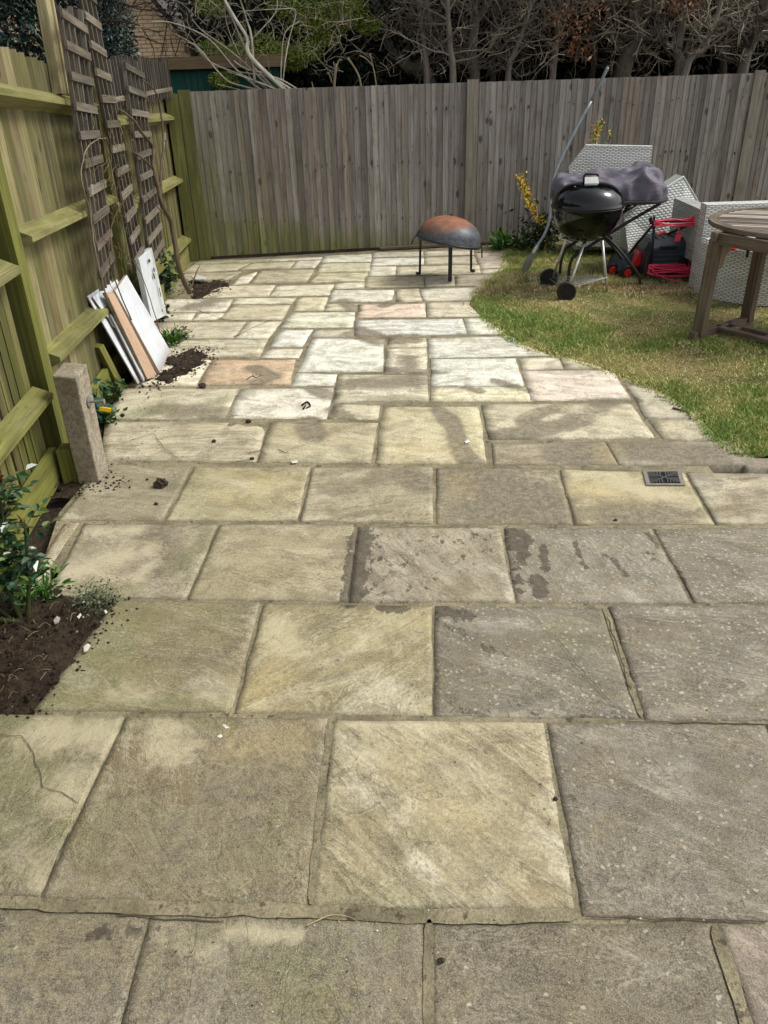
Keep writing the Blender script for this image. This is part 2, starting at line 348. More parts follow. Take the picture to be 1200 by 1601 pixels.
M_slab, M_mortar, M_soil, M_point = mat_slab(), mat_mortar(), mat_soil(), mat_point()
M_wood = mat_wood('weathered_timber'); M_old = mat_wood('grey_trellis_timber', .85, 1.2, False)
M_leaf = mat_leaf('leaf'); M_gloss = mat_leaf('glossy_leaf', .28, .6); M_bark = mat_bark()
M_black = plain('black_enamel', L4(6, 7, 9), .06, 0, .1, 3, 0, .5)
M_bmetal = plain('black_painted_metal', L4(24, 24, 26), .42, 0, .2, 30, .05)
M_rubber = plain('black_plastic', L4(20, 20, 21), .55, 0, .15, 40, .05)
M_steel = plain('grey_steel', L4(150, 152, 152), .35, .7, .15, 20, .05)
M_alu = plain('brushed_aluminium', L4(205, 206, 202), .35, .6, .08, 20, .02)
M_red = plain('red_plastic', L4(214, 34, 30), .4, 0, .1, 20, .02)
M_cord = plain('pink_red_cable', L4(230, 66, 98), .45, 0, .1, 20, .02)
M_yellow = plain('yellow_plastic', L4(236, 190, 20), .45, 0, .1, 20, .02)
def mat_conc():
    s = SH('rough_concrete', .92, .2); P = s.pos(); c = s.mix(s.sm(s.noise(P, 55, 6, .75), .35, .65), L4(132, 123, 106), L4(172, 162, 144)); c = s.mix(s.sm(s.noise(s.map(P, (1, 1, .35)), 9, 5, .65), .45, .68, 0, .6), c, L4(112, 104, 80))
    c = s.mix(s.sm(s.noise(P, 130, 3, .6), .62, .7, 0, .8), c, L4(52, 46, 38)); c = s.mix(s.sm(s.noise(s.map(P, (1, 1, 1), (5, 5, 5)), 22, 5, .7), .58, .7, 0, .5), c, L4(176, 170, 152)); s.col(c); s.bump(s.noise(P, 90, 5, .75), .8, .008); return s.m
M_conc = mat_conc()

# ------------------------------------------------------------------ ground, patio
def gm(name, mat, x0, x1, y0, y1, z):
    m = MB(); m.add([(x0, y0, z), (x1, y0, z), (x1, y1, z), (x0, y1, z)], [(0, 1, 2, 3)]); o = m.build(name, mat); return tag(o, kind='structure')
gm('ground', M_soil, -90, 90, -60, 130, -.065)
m = MB(); m.add([tuple(p)+(-.0035,) for p in (G(52, 1117), G(180, 938), G(66, 880), G(92, 800), G(130, 757), G(160, 742), G(163, 655), G(190, 604), G(235, 600), G(258, 560), G(268, 500), G(252, 480), G(262, 455), G(298, 407))]
        + [(1.5, 8.64, -.0035), (1.5, 3.0, -.0035), (2.8, 2.9, -.0035), (2.8, .2, -.0035), (-1.9, .2, -.0035), (-1.9, 1.79, -.0035)], [tuple(range(20))])
tag(m.build('mortar_bed', M_point), kind='structure')

y_ = (206, 193, 152); o_ = (160, 147, 104); g_ = (150, 144, 128); w_ = (226, 220, 200); p_ = (222, 203, 180); r_ = (206, 152, 92); t_ = (186, 171, 134)
d_ = (140, 122, 78); n_ = (134, 121, 90); k_ = (134, 124, 102); c_ = (196, 186, 150); v_ = (158, 146, 110)
# colour, grey, streak, lichen, streak angle(deg), then the four traced corners TL TR BR BL
S = [
 # nearest course
 (k_, .75, .25, .15, 10, (-220,1422),(225,1432),(130,1800),(-500,1800)), (n_, .55, .3, .1, 70, (238,1434),(656,1440),(664,1800),(150,1800)),
 (n_, .55, .2, .3, 20, (676,1441),(1106,1447),(1210,1800),(684,1800)), ((150,130,112), .45, .3, .1, 30, (1130,1448),(1500,1455),(1700,1800),(1250,1800)),
 # second course
 ((140,128,84), .3, .35, .0, 100, (-330,1112),(190,1122),(56,1398),(-480,1400)), (d_, .4, .12, .05, 60, (201,1124),(508,1126),(476,1412),(68,1403)),
 ((192,178,132), .08, 1.0, .0, 48, (524,1128),(846,1130),(893,1418),(489,1414)), (k_, .6, .35, .35, 30, (860,1132),(1190,1133),(1306,1437),(914,1428)),
 (k_, .6, .3, .3, 15, (1203,1133),(1600,1135),(1800,1442),(1322,1438)),
 # third
 ((150,136,88), .15, .25, .1, 20, (182,940),(402,944),(358,1110),(55,1110)), ((180,166,112), .08, .75, .05, -40, (415,947),(672,949),(672,1115),(372,1112)),
 ((126,119,98), .55, .25, .55, 30, (682,949),(938,951),(994,1121),(682,1116)), (k_, .5, .2, .6, 15, (956,951),(1205,949),(1334,1126),(1012,1123)),
 (k_, .5, .2, .5, 15, (1218,949),(1500,949),(1660,1126),(1350,1126)),
 # fourth
 (t_, .1, .3, .1, 60, (98,820),(124,820),(68,899),(20,938)), ((176,164,132), .3, .45, .15, 20, (133,821),(337,822),(288,934),(75,934)),
 ((172,158,116), .12, .4, .05, 12, (345,822),(556,822),(542,938),(297,936)), ((172,160,130), .2, .75, .1, 60, (562,825),(778,826),(801,940),(549,940)),
 ((152,144,122), .45, .3, .55, 70, (790,827),(1014,827),(1076,941),(810,941)), (k_+(), .4, .2, .75, 20, (1024,827),(1262,826),(1350,942),(1088,941)),
 (k_, .4, .2, .5, 20, (1272,826),(1500,826),(1640,942),(1362,942)),
 # fifth
 ((160,148,114), .3, .5, .05, 15, (163,726),(297,730),(252,812),(92,812)), ((184,172,122), .1, .5, .05, 15, (305,731),(481,731),(462,813),(260,812)),
 ((188,176,136), .2, .8, .05, -12, (489,732),(674,732),(674,818),(471,814)), ((166,154,116), .6, .25, .2, -5, (684,733),(869,734),(892,818),(684,818)),
 ((200,186,132), .15, .35, .05, -5, (877,735),(1067,739),(1113,819),(901,818)), ((176,166,136), .2, .9, .05, -12, (1076,740),(1262,741),(1330,819),(1123,819)),
 (g_, .2, .6, .1, -10, (1270,741),(1460,741),(1540,819),(1338,819)),
 # short course under the lawn corner
 ((170,154,120), .55, .4, .05, 0, (771,693),(943,692),(962,725),(775,727)), ((158,150,122), .5, .6, .05, 0, (950,692),(1160,690),(1185,728),(970,726)), ((170,156,132), .2, .9, 0, 0, (1160,716),(1420,716),(1450,735),(1170,733)),
 # sixth
 ((196,186,152), .2, 1.0, .05, 2, (166,659),(414,661),(398,720),(162,719)), ((192,180,136), .12, .6, .05, 20, (425,661),(588,661),(578,722),(405,722)),
 ((204,192,146), .1, .3, .05, 30, (600,637),(747,635),(760,723),(588,723)), ((212,202,166), .35, .6, .0, 30, (755,633),(982,630),(1020,684),(769,687)),
 (c_, .2, .3, .05, 10, (1016,657),(1130,656),(1160,686),(1038,685)), (c_, .2, .4, .05, 15, (978,603),(1075,602),(1110,652),(1012,653)),
 # seventh
 ((176,168,130), .35, .6, .05, -15, (192,608),(370,608),(349,653),(166,655)), (w_, .15, .5, 0, 15, (378,608),(519,607),(508,654),(357,653)),
 ((206,194,150), .2, .5, 0, 20, (525,633),(592,634),(587,654),(515,654)),
 ((190,184,150), .35, 1.0, .05, 6, (531,586),(665,588),(668,627),(523,628)), (w_, .15, .3, 0, 10, (467,584),(525,586),(520,602),(457,602)),
 ((214,204,156), .2, .6, 0, 5, (675,606),(820,605),(829,627),(677,627)), ((230,224,200), .1, .3, 0, 5, (675,562),(804,562),(817,602),(675,603)),
 ((228,206,188), .05, .6, 0, 25, (818,580),(956,579),(984,625),(832,625)),
 ((212,200,166), .15, .5, 0, 0, (812,560),(870,558),(878,575),(818,577)), ((214,202,160), .1, .3, 0, 20, (876,556),(935,556),(975,576),(884,575)),
 # eighth
 ((186,140,92), .3, .3, 0, 0, (334,564),(459,563),(451,601),(312,602)), ((206,192,160), .2, .4, 0, 0, (240,564),(328,563),(306,602),(200,602)),
 (w_, .12, .25, 0, 20, (490,530),(600,531),(595,580),(467,580)), ((212,200,158), .2, .6, 0, 0, (608,529),(663,529),(665,542),(606,542)),
 ((206,198,166), .3, .8, .05, 10, (606,545),(665,545),(667,583),(601,582)), ((232,227,206), .08, .7, 0, 3, (670,529),(800,526),(880,555),(672,559)),
 ((190,182,150), .35, .9, 0, 8, (255,532),(417,531),(403,557),(215,558)), ((228,224,204), .1, .4, 0, 30, (440,516),(488,516),(472,541),(423,541)),
 ((214,208,186), .25, .5, 0, 10, (422,546),(471,546),(464,559),(409,559)), ((196,190,166), .4, .6, 0, 0, (492,516),(551,515),(551,527),(488,527)),
 ((232,228,206), .1, .8, 0, 3, (557,501),(721,499),(726,522),(556,525)), ((226,224,202), .1, .4, 0, 20, (727,498),(800,497),(850,521),(731,522)),
 ((172,158,126), .4, .4, 0, 0, (240,504),(383,503),(363,528),(225,528)), ((206,200,170), .2, .6, 0, 30, (388,503),(439,503),(418,528),(367,528)),
 ((222,216,184), .15, .8, 0, 8, (457,489),(552,488),(551,511),(440,512)), ((224,186,160), .1, .4, 0, 10, (562,476),(662,475),(664,495),(560,496)),
 ((214,204,166), .2, .6, 0, 20, (668,474),(735,472),(760,494),(668,495)), ((206,198,156), .25, .5, 0, 0, (512,475),(556,475),(554,485),(508,485)),
 ((206,196,168), .2, .4, 0, 0, (225,491),(303,490),(297,500),(215,500)), ((210,204,172), .2, .4, 0, 0, (308,490),(350,490),(338,499),(301,500)),
 ((178,166,122), .15, .5, 0, 0, (363,477),(452,477),(440,499),(342,499)), ((202,192,146), .1, .4, 0, 10, (466,466),(512,465),(506,484),(457,485)),
 ((208,204,184), .3, .8, 0, 5, (240,468),(363,468),(350,487),(225,488)), ((216,208,174), .15, .4, 0, 0, (368,466),(460,466),(454,474),(364,475)),
 ((226,220,196), .08, .6, 0, 10, (519,454),(613,454),(612,471),(515,471)), ((208,196,158), .15, .5, 0, 10, (619,453),(654,452),(659,470),(620,471)),
 ((226,216,192), .08, .5, 0, 15, (656,452),(760,448),(760,468),(663,470)), ((196,184,146), .2, .6, 0, 10, (325,447),(429,446),(418,463),(300,465)),
 ((214,206,170), .15, .5, 0, 12, (432,447),(520,445),(514,461),(421,463)), ((216,208,172), .12, .3, 0, 0, (525,443),(568,442),(567,450),(523,451)),
 ((172,156,112), .2, .5, 0, 0, (572,433),(661,432),(661,448),(571,449)), ((208,200,170), .12, .4, 0, 0, (665,432),(709,431),(710,446),(666,447)),
 ((186,170,134), .3, .3, 0, 0, (712,431),(790,428),(790,446),(713,446)), ((166,152,112), .2, .7, 0, 20, (406,424),(490,421),(479,440),(392,442)),
 ((206,196,172), .2, .4, 0, 10, (373,433),(402,425),(388,442),(364,445)), ((150,138,98), .35, .5, 0, 0, (285,428),(376,425),(352,437),(280,438)),
 ((204,198,146), .12, .9, 0, 25, (496,427),(575,426),(569,439),(483,441)), ((224,218,190), .08, .4, 0, 0, (579,417),(618,417),(617,430),(575,431)),
 ((196,186,150), .25, .6, 0, 5, (621,417),(747,414),(750,427),(621,430)), ((206,186,162), .1, .5, 0, 30, (741,396),(790,397),(800,417),(751,419)),
 ((214,198,172), .1, .5, 0, 10, (752,421),(800,419),(800,426),(753,427)), ((200,190,156), .2, .8, 0, 5, (664,402),(741,400),(745,412),(664,413)),
 ((202,192,162), .2, .8, 0, 5, (664,393),(738,390),(740,398),(664,400)), ((196,184,158), .2, .4, 0, 0, (583,395),(661,393),(661,400),(583,402)),
 ((230,226,206), .05, .4, 0, 0, (583,404),(661,402),(661,413),(580,415)), ((224,220,198), .08, .4, 0, 0, (507,400),(580,397),(579,409),(503,410)),
 ((204,198,152), .12, .6, 0, 8, (502,412),(579,411),(576,424),(496,425)), ((208,200,178), .2, .3, 0, 0, (421,405),(504,401),(501,405),(421,409)),
 ((206,200,178), .15, .3, 0, 0, (462,408),(501,407),(491,418),(456,419)), ((172,162,116), .25, .6, 0, 10, (394,412),(460,409),(452,419),(373,421)),
 ((160,150,110), .3, .6, 0, 0, (300,414),(390,411),(369,422),(285,426)), ((170,160,120), .3, .6, 0, 0, (310,408),(420,405),(419,409),(300,413)),
]
# stains and painted dappled light with a shape of their own: kind, radius (m), strength, points traced on the paving
ST = [
 ('D', .045, 1.1, (566,830),(556,885),(551,936)), ('D', .06, .62, (575,836),(566,880),(562,925)), ('D', .05, .42, (590,850),(600,890),(585,925)), ('D', .05, .36, (640,850),(700,838)), ('D', .05, .36, (700,880),(735,868)), ('D',.02,.55,(700,886),(722,878)),
 ('D', .075, .4, (600,900),(680,850),(770,835)), ('D', .06, .36, (620,930),(700,900),(760,860)),
 ('D', .035, 1.0, (800,832),(806,855)), ('D', .03, .9, (815,832),(822,845),(812,880)), ('D', .03, .5, (805,885),(815,925)), ('D', .022, .9, (848,856),(853,890)), ('D', .035, 1., (838,905),(845,928)),
 ('D', .014, .75, (898,848),(905,868),(915,888)), ('D', .016, .8, (945,870),(960,876),(978,902)), ('D', .016, .7, (1013,832),(1028,858)), ('D', .04, .4, (1012,870),(1018,880)), ('D', .012, .7, (1060,890),(1080,935)),
 ('D', .032, 1.0, (598,950),(628,950)), ('D', .018, .9, (545,948),(556,948)), ('D', .045, .85, (690,955),(722,962)), ('D', .03, .5, (705,975),(735,1000),(790,1030)), ('D', .025, .55, (722,988),(730,1000)), ('D', .012, .7, (560,822),(610,822)), ('D', .01, .7, (690,823),(780,824)),
 ('D', .08, .3, (870,1180),(880,1300),(905,1400)), ('D', .08, .3, (700,1110),(800,1115),(990,1118)), ('D', .06,.3,(690,960),(690,1100)), ('D',.1,.26,(930,1410),(1200,1425)), ('D',.12,.22,(780,1500),(950,1480),(1050,1460)), ('D',.1,.24,(20,1470),(180,1460),(160,1520)),
 ('D',.05,.5,(215,1450),(150,1460)), ('D', .06,.22,(1100,1150),(1180,1200)),
 ('K', .05, 1, (685,640),(702,655),(712,680),(722,705),(738,726)), ('K', .05, .9, (830,670),(822,655),(845,645),(880,637)), ('K', .07, .8, (780,682),(860,672),(905,655),(945,630)), ('K', .05, .7, (900,628),(990,626)), ('K', .07, 1, (483,660),(492,682)),
 ('K', .04, .8, (520,640),(545,655)), ('K', .05, .9, (485,607),(515,620)), ('K', .03, .9, (728,606),(750,613)), ('K', .04, .7, (775,596),(830,612)), ('K', .1, .9, (560,523),(600,533),(640,530)), ('K', .16, .8, (800,760),(780,790),(860,800)),
 ('K', .12, .8, (960,806),(1060,800)), ('K', .08, .9, (635,742),(660,760)), ('K', .1, .8, (885,710),(920,705)), ('K', .09, .8, (700,745),(860,742)), ('K', .1, .7, (980,700),(1100,715)), ('K', .09, .7, (560,600),(650,598)), ('K', .06,.8,(560,514),(590,525)),
 ('K', .1, .8, (240,845),(250,880)), ('K', .12, .6, (250,640),(330,645)), ('K', .05, .9, (395,575),(425,590),(400,600)), ('K',.05,.7,(605,578),(690,583)), ('K',.07,.6,(640,560),(640,580)), ('K',.1,.5,(600,745),(540,760)), ('K',.06,.8,(620,470),(600,478)),
 ('K',.1,.6,(330,470),(300,480)), ('K',.06,.9,(535,470),(555,485)), ('K', .2, .5, (60,1480),(180,1520),(100,1560)), ('K',.15,.5,(500,1560),(620,1580)), ('K',.15,.4,(300,1200),(420,1260),(250,1330)),
 ('P', .085, .95, (258,1150),(270,1175)), ('P', .09, .9, (430,985),(450,1012)), ('P', .07, .7, (190,1082),(225,1088)), ('P', .07, .7, (320,1082),(345,1092)), ('P', .1, .95, (75,1145),(150,1150)), ('P',.08,.85,(110,1215),(112,1245)), ('P', .05, .7, (175,1150),(185,1155)),  # pale spots, the first ones dappled light painted as lighter stone
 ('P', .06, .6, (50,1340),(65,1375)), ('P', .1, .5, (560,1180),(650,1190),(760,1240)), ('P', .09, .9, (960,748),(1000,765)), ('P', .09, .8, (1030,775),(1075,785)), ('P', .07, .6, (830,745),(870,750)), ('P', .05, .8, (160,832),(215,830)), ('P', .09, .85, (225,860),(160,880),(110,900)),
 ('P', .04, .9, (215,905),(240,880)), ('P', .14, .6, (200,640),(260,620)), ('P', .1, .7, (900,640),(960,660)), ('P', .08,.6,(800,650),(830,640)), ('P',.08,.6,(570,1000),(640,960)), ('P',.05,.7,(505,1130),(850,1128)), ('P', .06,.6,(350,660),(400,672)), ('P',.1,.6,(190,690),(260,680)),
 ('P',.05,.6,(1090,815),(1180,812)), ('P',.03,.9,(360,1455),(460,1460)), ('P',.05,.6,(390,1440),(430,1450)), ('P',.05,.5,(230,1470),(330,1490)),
 ('G', .14, .9, (80,1100),(160,1050),(180,960)), ('G', .08, .9, (60,1112),(350,1116)), ('G', .1, .7, (0,1125),(120,1130)), ('G', .09, .7, (190,650),(250,640)), ('G', .06, .8, (330,630),(350,625)), ('G', .08, .5, (300,740),(290,800)), ('G', .07, .8, (120,930),(200,925)), ('G', .1, .5, (320,830),(290,900)),
 ('G', .14, .5, (10,1180),(30,1260),(90,1290)), ('G', .3, .35, (100,1330),(400,1330)), ('G', .14, .5, (450,1490),(480,1560)), ('G', .12, .6, (300,412),(420,410)), ('G', .2, .4, (170,980),(300,960)), ('G',.1,.4,(880,980),(920,1040)), ('G',.12,.4,(350,1430),(600,1432)),
 ('Y', .12, .8, (410,1095),(420,1060)), ('Y', .1, .7, (370,1170),(440,1160)), ('Y', .14, .6, (350,780),(440,760)), ('Y', .12, .6, (910,760),(1000,780)), ('Y', .1, .6, (640,1200),(780,1320)), ('Y',.1,.6,(710,750),(720,770)), ('Y',.08,.7,(945,700),(950,715)), ('Y',.1,.6,(640,700),(700,700)),
]
Gv = np.array([tuple(G(*q)) for q in [(0, 0)]]) if False else None
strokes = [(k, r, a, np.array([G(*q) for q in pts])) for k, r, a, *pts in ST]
def stain_light_eval(X, Y):
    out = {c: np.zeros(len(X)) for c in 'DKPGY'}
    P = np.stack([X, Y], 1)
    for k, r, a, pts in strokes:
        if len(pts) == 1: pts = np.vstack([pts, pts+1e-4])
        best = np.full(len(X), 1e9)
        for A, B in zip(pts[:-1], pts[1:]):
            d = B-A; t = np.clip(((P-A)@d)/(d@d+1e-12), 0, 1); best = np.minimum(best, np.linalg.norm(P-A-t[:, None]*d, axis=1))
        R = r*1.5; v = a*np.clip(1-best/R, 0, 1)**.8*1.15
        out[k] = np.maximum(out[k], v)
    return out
vs, fs, A_base, A_par, A_suv, A_edge = [], [], [], [], [], []; nv = 0
for i, (bc, gy, sk, lc, ang, *q) in enumerate(S):
    q = np.array([G(*p) for p in q]); cen = q.mean(0)
    near = cen[1] < 3.6
    gap = -.018 if near else -.020
    # inset
    qc = q + np.array([unit(cen-p) for p in q])*gap
    wd_ = np.linalg.norm(qc[1]-qc[0]); ht = np.linalg.norm(qc[3]-qc[0]); res = .013 if near else .028
    nx = max(3, int(wd_/res)); ny = max(3, int(ht/res))
    u = np.linspace(0, 1, nx+1); v = np.linspace(0, 1, ny+1); e = .35*res/max(wd_, ht)
    u[1] = min(u[1], .006/wd_+.002); u[-2] = 1-u[1]; v[1] = min(v[1], .006/ht+.002); v[-2] = 1-v[1]
    U_, V_ = np.meshgrid(u, v); U_ = U_.ravel(); V_ = V_.ravel()
    X = (1-U_)*(1-V_)*qc[0, 0]+U_*(1-V_)*qc[1, 0]+U_*V_*qc[2, 0]+(1-U_)*V_*qc[3, 0]
    Y = (1-U_)*(1-V_)*qc[0, 1]+U_*(1-V_)*qc[1, 1]+U_*V_*qc[2, 1]+(1-U_)*V_*qc[3, 1]
    du = np.minimum(U_, 1-U_)*wd_; dv = np.minimum(V_, 1-V_)*ht; de = np.minimum(du, dv)
    # chipped, wandering edges
    k = 9. if near else 6.
    jx = (fbm(X*k+i*3.1, Y*k, 4)-.5)*(.014 if near else .022); jy = (fbm(X*k+50, Y*k+i*1.7, 4)-.5)*(.014 if near else .022)
    fall = np.clip(1-de/.04, 0, 1); X = X+jx*fall; Y = Y+jy*fall
    a = math.radians(ang); lx = X-cen[0]; ly = Y-cen[1]; sx = lx*math.cos(a)+ly*math.sin(a)*-1; sy = lx*math.sin(a)+ly*math.cos(a)
    tz = (random.random()-.5)*.004+.0015
    rel = (fbm(sx*3+i*7, sy*9+i*5, 4)-.5)*.010 + (fbm(X*22, Y*22+i, 3)-.5)*.0025
    tx, ty = random.uniform(-.006, .006), random.uniform(-.006, .006)
    Z = tz + rel*np.clip(de/.03, 0, 1)*(.4+sk*.6) + lx*tx + ly*ty - .002*np.clip(1-de/.02, 0, 1)
    brd = (U_ == 0) | (U_ == 1) | (V_ == 0) | (V_ == 1); Z = np.where(brd, -.05, Z)
    n = len(X); vs.append(np.stack([X, Y, Z], 1))
    idx = (np.arange(ny)[:, None]*(nx+1)+np.arange(nx)[None, :]).ravel()+nv
    fs.append(np.stack([idx+nx+1, idx+nx+2, idx+1, idx], 1))
    bl_ = np.array(bc, float)
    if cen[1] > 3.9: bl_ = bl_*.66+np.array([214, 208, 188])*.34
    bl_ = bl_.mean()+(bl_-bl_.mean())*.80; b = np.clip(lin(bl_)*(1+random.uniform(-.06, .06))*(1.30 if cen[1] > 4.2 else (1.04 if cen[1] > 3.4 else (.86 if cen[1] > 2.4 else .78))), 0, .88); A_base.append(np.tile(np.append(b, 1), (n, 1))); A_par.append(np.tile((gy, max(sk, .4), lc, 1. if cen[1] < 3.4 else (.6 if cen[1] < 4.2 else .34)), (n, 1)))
    A_suv.append(np.stack([sx+i*3.7, sy+i*1.3, np.zeros(n)], 1)); A_edge.append(np.clip(1-de/(.075 if near else .05), 0, 1)); nv += n
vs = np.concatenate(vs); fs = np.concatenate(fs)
st = stain_light_eval(vs[:, 0], vs[:, 1])
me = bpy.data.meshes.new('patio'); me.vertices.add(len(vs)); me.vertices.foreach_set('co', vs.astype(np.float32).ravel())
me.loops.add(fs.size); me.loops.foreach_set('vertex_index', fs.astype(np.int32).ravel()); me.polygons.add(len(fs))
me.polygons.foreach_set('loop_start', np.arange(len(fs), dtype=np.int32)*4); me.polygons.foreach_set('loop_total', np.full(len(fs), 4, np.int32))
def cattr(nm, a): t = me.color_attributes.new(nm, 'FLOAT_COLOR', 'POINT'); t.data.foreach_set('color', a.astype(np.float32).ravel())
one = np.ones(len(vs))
cattr('base', np.concatenate(A_base)); cattr('par', np.concatenate(A_par)); cattr('stain_light', np.stack([st['D'], st['P'], st['K'], one], 1))
cattr('stain_light2', np.stack([st['G'], st['Y'], np.concatenate(A_edge), one], 1))
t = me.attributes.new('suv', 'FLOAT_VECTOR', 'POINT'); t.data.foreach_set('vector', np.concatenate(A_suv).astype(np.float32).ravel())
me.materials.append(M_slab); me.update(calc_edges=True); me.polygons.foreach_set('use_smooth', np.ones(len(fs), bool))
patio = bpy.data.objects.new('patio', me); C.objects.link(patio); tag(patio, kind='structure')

# wide pointing bands and cracks that show as lines of their own
m = MB()
def ribbon(pts, w, z=.002, jit=.0035, step=.012, c=(1, 1, 1, 1)):
    P = [G(*p) for p in pts]; Q = []
    for A, B in zip(P[:-1], P[1:]):
        k = max(2, int(np.linalg.norm(B-A)/step))
        for t in range(k): Q.append(A+(B-A)*t/k)
    Q.append(P[-1]); Q = np.array(Q); T = np.gradient(Q, axis=0); T /= np.linalg.norm(T, axis=1, keepdims=True); Nn = np.stack([-T[:, 1], T[:, 0]], 1)
    Q = Q+Nn*((fbm(np.arange(len(Q))*.22+w*5000, np.zeros(len(Q))+w*313, 4)-.5)*jit*4)[:, None]; ww = w*(.6+.8*fbm(np.arange(len(Q))*.35+w*999, np.zeros(len(Q))+w*77, 3)); ww[0] *= .3; ww[-1] *= .3
    L = Q+Nn*ww[:, None]/2; R = Q-Nn*ww[:, None]/2; n = len(Q)
    m.add(np.concatenate([np.column_stack([L, np.full(n, z)]), np.column_stack([R, np.full(n, z)])]), [(i, i+n, i+n+1, i+1) for i in range(n-1)])
for pts, w in [(((-100,1145),(35,1153),(52,1178),(68,1232),(98,1242),(126,1258)), .006), (((822,955),(870,1000),(900,1040),(940,1085),(975,1118)), .005), (((180,697),(240,680),(258,703),(285,724)), .008), (((205,690),(245,676)), .006),
    (((365,528),(390,515),(425,500)), .02), (((305,484),(350,500),(385,503)), .018), (((690,460),(700,463)), .004), (((550,1415),(560,1424)), .004), (((960,826),(1000,835)), .003),
    (((395,718),(350,726),(300,722)), .012), (((120,1262),(100,1320),(75,1380)), .012), (((180,1431),(250,1437),(350,1440)), .010), (((985,1080),(960,1000),(948,965)), .010), (((915,1433),(1060,1438),(1200,1443)), .012), (((975,1128),(1200,1134)), .012), (((600,823),(690,824)), .010), (((545,936),(560,828)), .010)]:
    ribbon(pts, w*.34, z=.0072 if w <= .009 else .0028)
tag(m.build('paving_cracks', plain('crack_dark', L4(70, 63, 50), .95, 0, .35, 60, .3)), kind='structure')
m = MB()
for pts, w in [(((-20,1411),(200,1417),(480,1426),(650,1432),(905,1432)), .036), (((484,1414),(500,1270),(518,1127)), .02), (((668,1438),(672,1600),(678,1790)), .022), (((1116,1446),(1165,1600),(1230,1790)), .03), (((1002,1122),(946,950)), .02)]:
    ribbon(pts, w, z=.0018, jit=.003, step=.02)
tag(m.build('pointing', M_point), kind='structure')

# ------------------------------------------------------------------ lawn
edge_px = [(792,385),(788,400),(786,418),(772,432),(752,449),(735,464),(729,476),(738,487),(755,501),(776,518),(800,534),(832,549),(868,559),(905,568),(940,580),(975,592),(1012,608),(1042,624),(1070,644),(1092,662),(1110,682),(1126,698),(1146,711),(1178,716)]
EP = np.array([G(*p) for p in edge_px]); EP = np.vstack([EP, [[3.2, EP[-1, 1]-.02], [9., EP[-1, 1]-.05]]])
yf = lambda x: 8.2+.129*(x+1.85)
def xedge(y): return np.interp(y, EP[::-1, 1][2:], EP[::-1, 0][2:])
GP = [(800,505,.5,.38),(860,525,.5,.25),(880,508,.35,.3),(740,478,.25,.3),(1150,682,.5,.35),(1090,625,.4,.25),(1190,560,.4,.25),(930,545,.4,.2),(1000,540,.3,.1),(820,455,.3,-.1),(1000,478,.5,-.5),(1060,462,.5,-.5),(905,468,.5,-.4),(880,445,.4,-.3),(960,500,.25,-.3),(1060,575,.3,-.25),(1120,590,.3,-.3),(1020,560,.25,-.2),(1140,480,.5,-.35),(900,575,.2,-.2),(1010,603,.2,-.2),(1080,640,.12,-.3),(780,400,.4,.2)]
GPw = [(G(a, b), r, s_) for a, b, r, s_ in GP]
def green(x, y):
    g = .54+(fbm(x*1.7+3, y*1.7, 4)-.5)*1.1+(fbm(x*6, y*6+9, 3)-.5)*1.3
    for c, r, s_ in GPw: g = g+s_*np.exp(-((x-c[0])**2+(y-c[1])**2)/(r*r))
    return np.clip(g, 0, 1)
ys = np.concatenate([np.linspace(EP[-3, 1]+.001, 9.6, 90)]); us = np.linspace(0, 1, 60)**1.6
V = []; Vc = []
for y in ys:
    xe = xedge(y); x = xe+us*(9-xe); d = x-xe
    z = -.012+.022*np.clip(d/.05, 0, 1)+(fbm(x*3, np.full_like(x, y*3))-.5)*.025
    V.append(np.stack([x, np.full_like(x, y), z], 1))
V = np.concatenate(V); k = len(us)
m = MB(); m.add(V, [(j*k+i, j*k+i+1, (j+1)*k+i+1, (j+1)*k+i) for j in range(len(ys)-1) for i in range(k-1)])
sl_ = SH('lawn_soil', .95, .2); n1 = sl_.noise(sl_.pos(), 40, 5, .7); n2 = sl_.noise(sl_.pos(), 2.5, 4)
sl_.col(sl_.mix(sl_.sm(n2, .4, .6), sl_.mix(sl_.sm(n1, .3, .7), L4(92, 84, 46), L4(150, 138, 88)), sl_.mix(sl_.sm(n1, .3, .7), L4(60, 70, 28), L4(104, 108, 52)))); sl_.bump(n1, 1, .02)
tag(m.build('lawn', sl_.m, smooth=True), kind='structure')
# strip of lawn in front of the corner continues the same level to the right
NB = 230000
x = rng.uniform(.75, 4.8, NB*2); y = EP[-3, 1]+rng.random(NB*2)**1.15*(9.0-EP[-3, 1])
keep = (x > xedge(y)-.035+rng.random(len(x))*.03+(fbm(x*9, y*9, 3)-.5)*.05) & (y < yf(x)-.03); x = x[keep][:NB]; y = y[keep][:NB]; n = len(x)
gn = green(x, y); rnd = rng.random((n, 8)); dist = x-xedge(y)
hgt = (.009+.014*rnd[:, 0])*(.6+.8*gn); hgt = np.where(dist < .05, hgt*.8, hgt)
tall = (y > 6.5) & (fbm(x*2.2, y*2.2) > .52) | ((np.abs(x-2.45) < .5) & (np.abs(y-6.45) < .18)); hgt = np.where(tall, hgt*2.3, hgt)
th = rnd[:, 1]*2*math.pi; lean = .3+1.0*rnd[:, 2]; wv = .0022+.0022*rnd[:, 3]
bx, by = np.cos(th), np.sin(th); z0 = np.full(n, .004)+(fbm(x*3, y*3)-.5)*.025
tip = np.stack([x+bx*hgt*lean, y+by*hgt*lean, z0+hgt], 1); p = th+rnd[:, 4]*math.pi
a_ = np.stack([x-np.cos(p)*wv, y-np.sin(p)*wv, z0], 1); b_ = np.stack([x+np.cos(p)*wv, y+np.sin(p)*wv, z0], 1)
VV = np.stack([a_, b_, tip], 1).reshape(-1, 3)
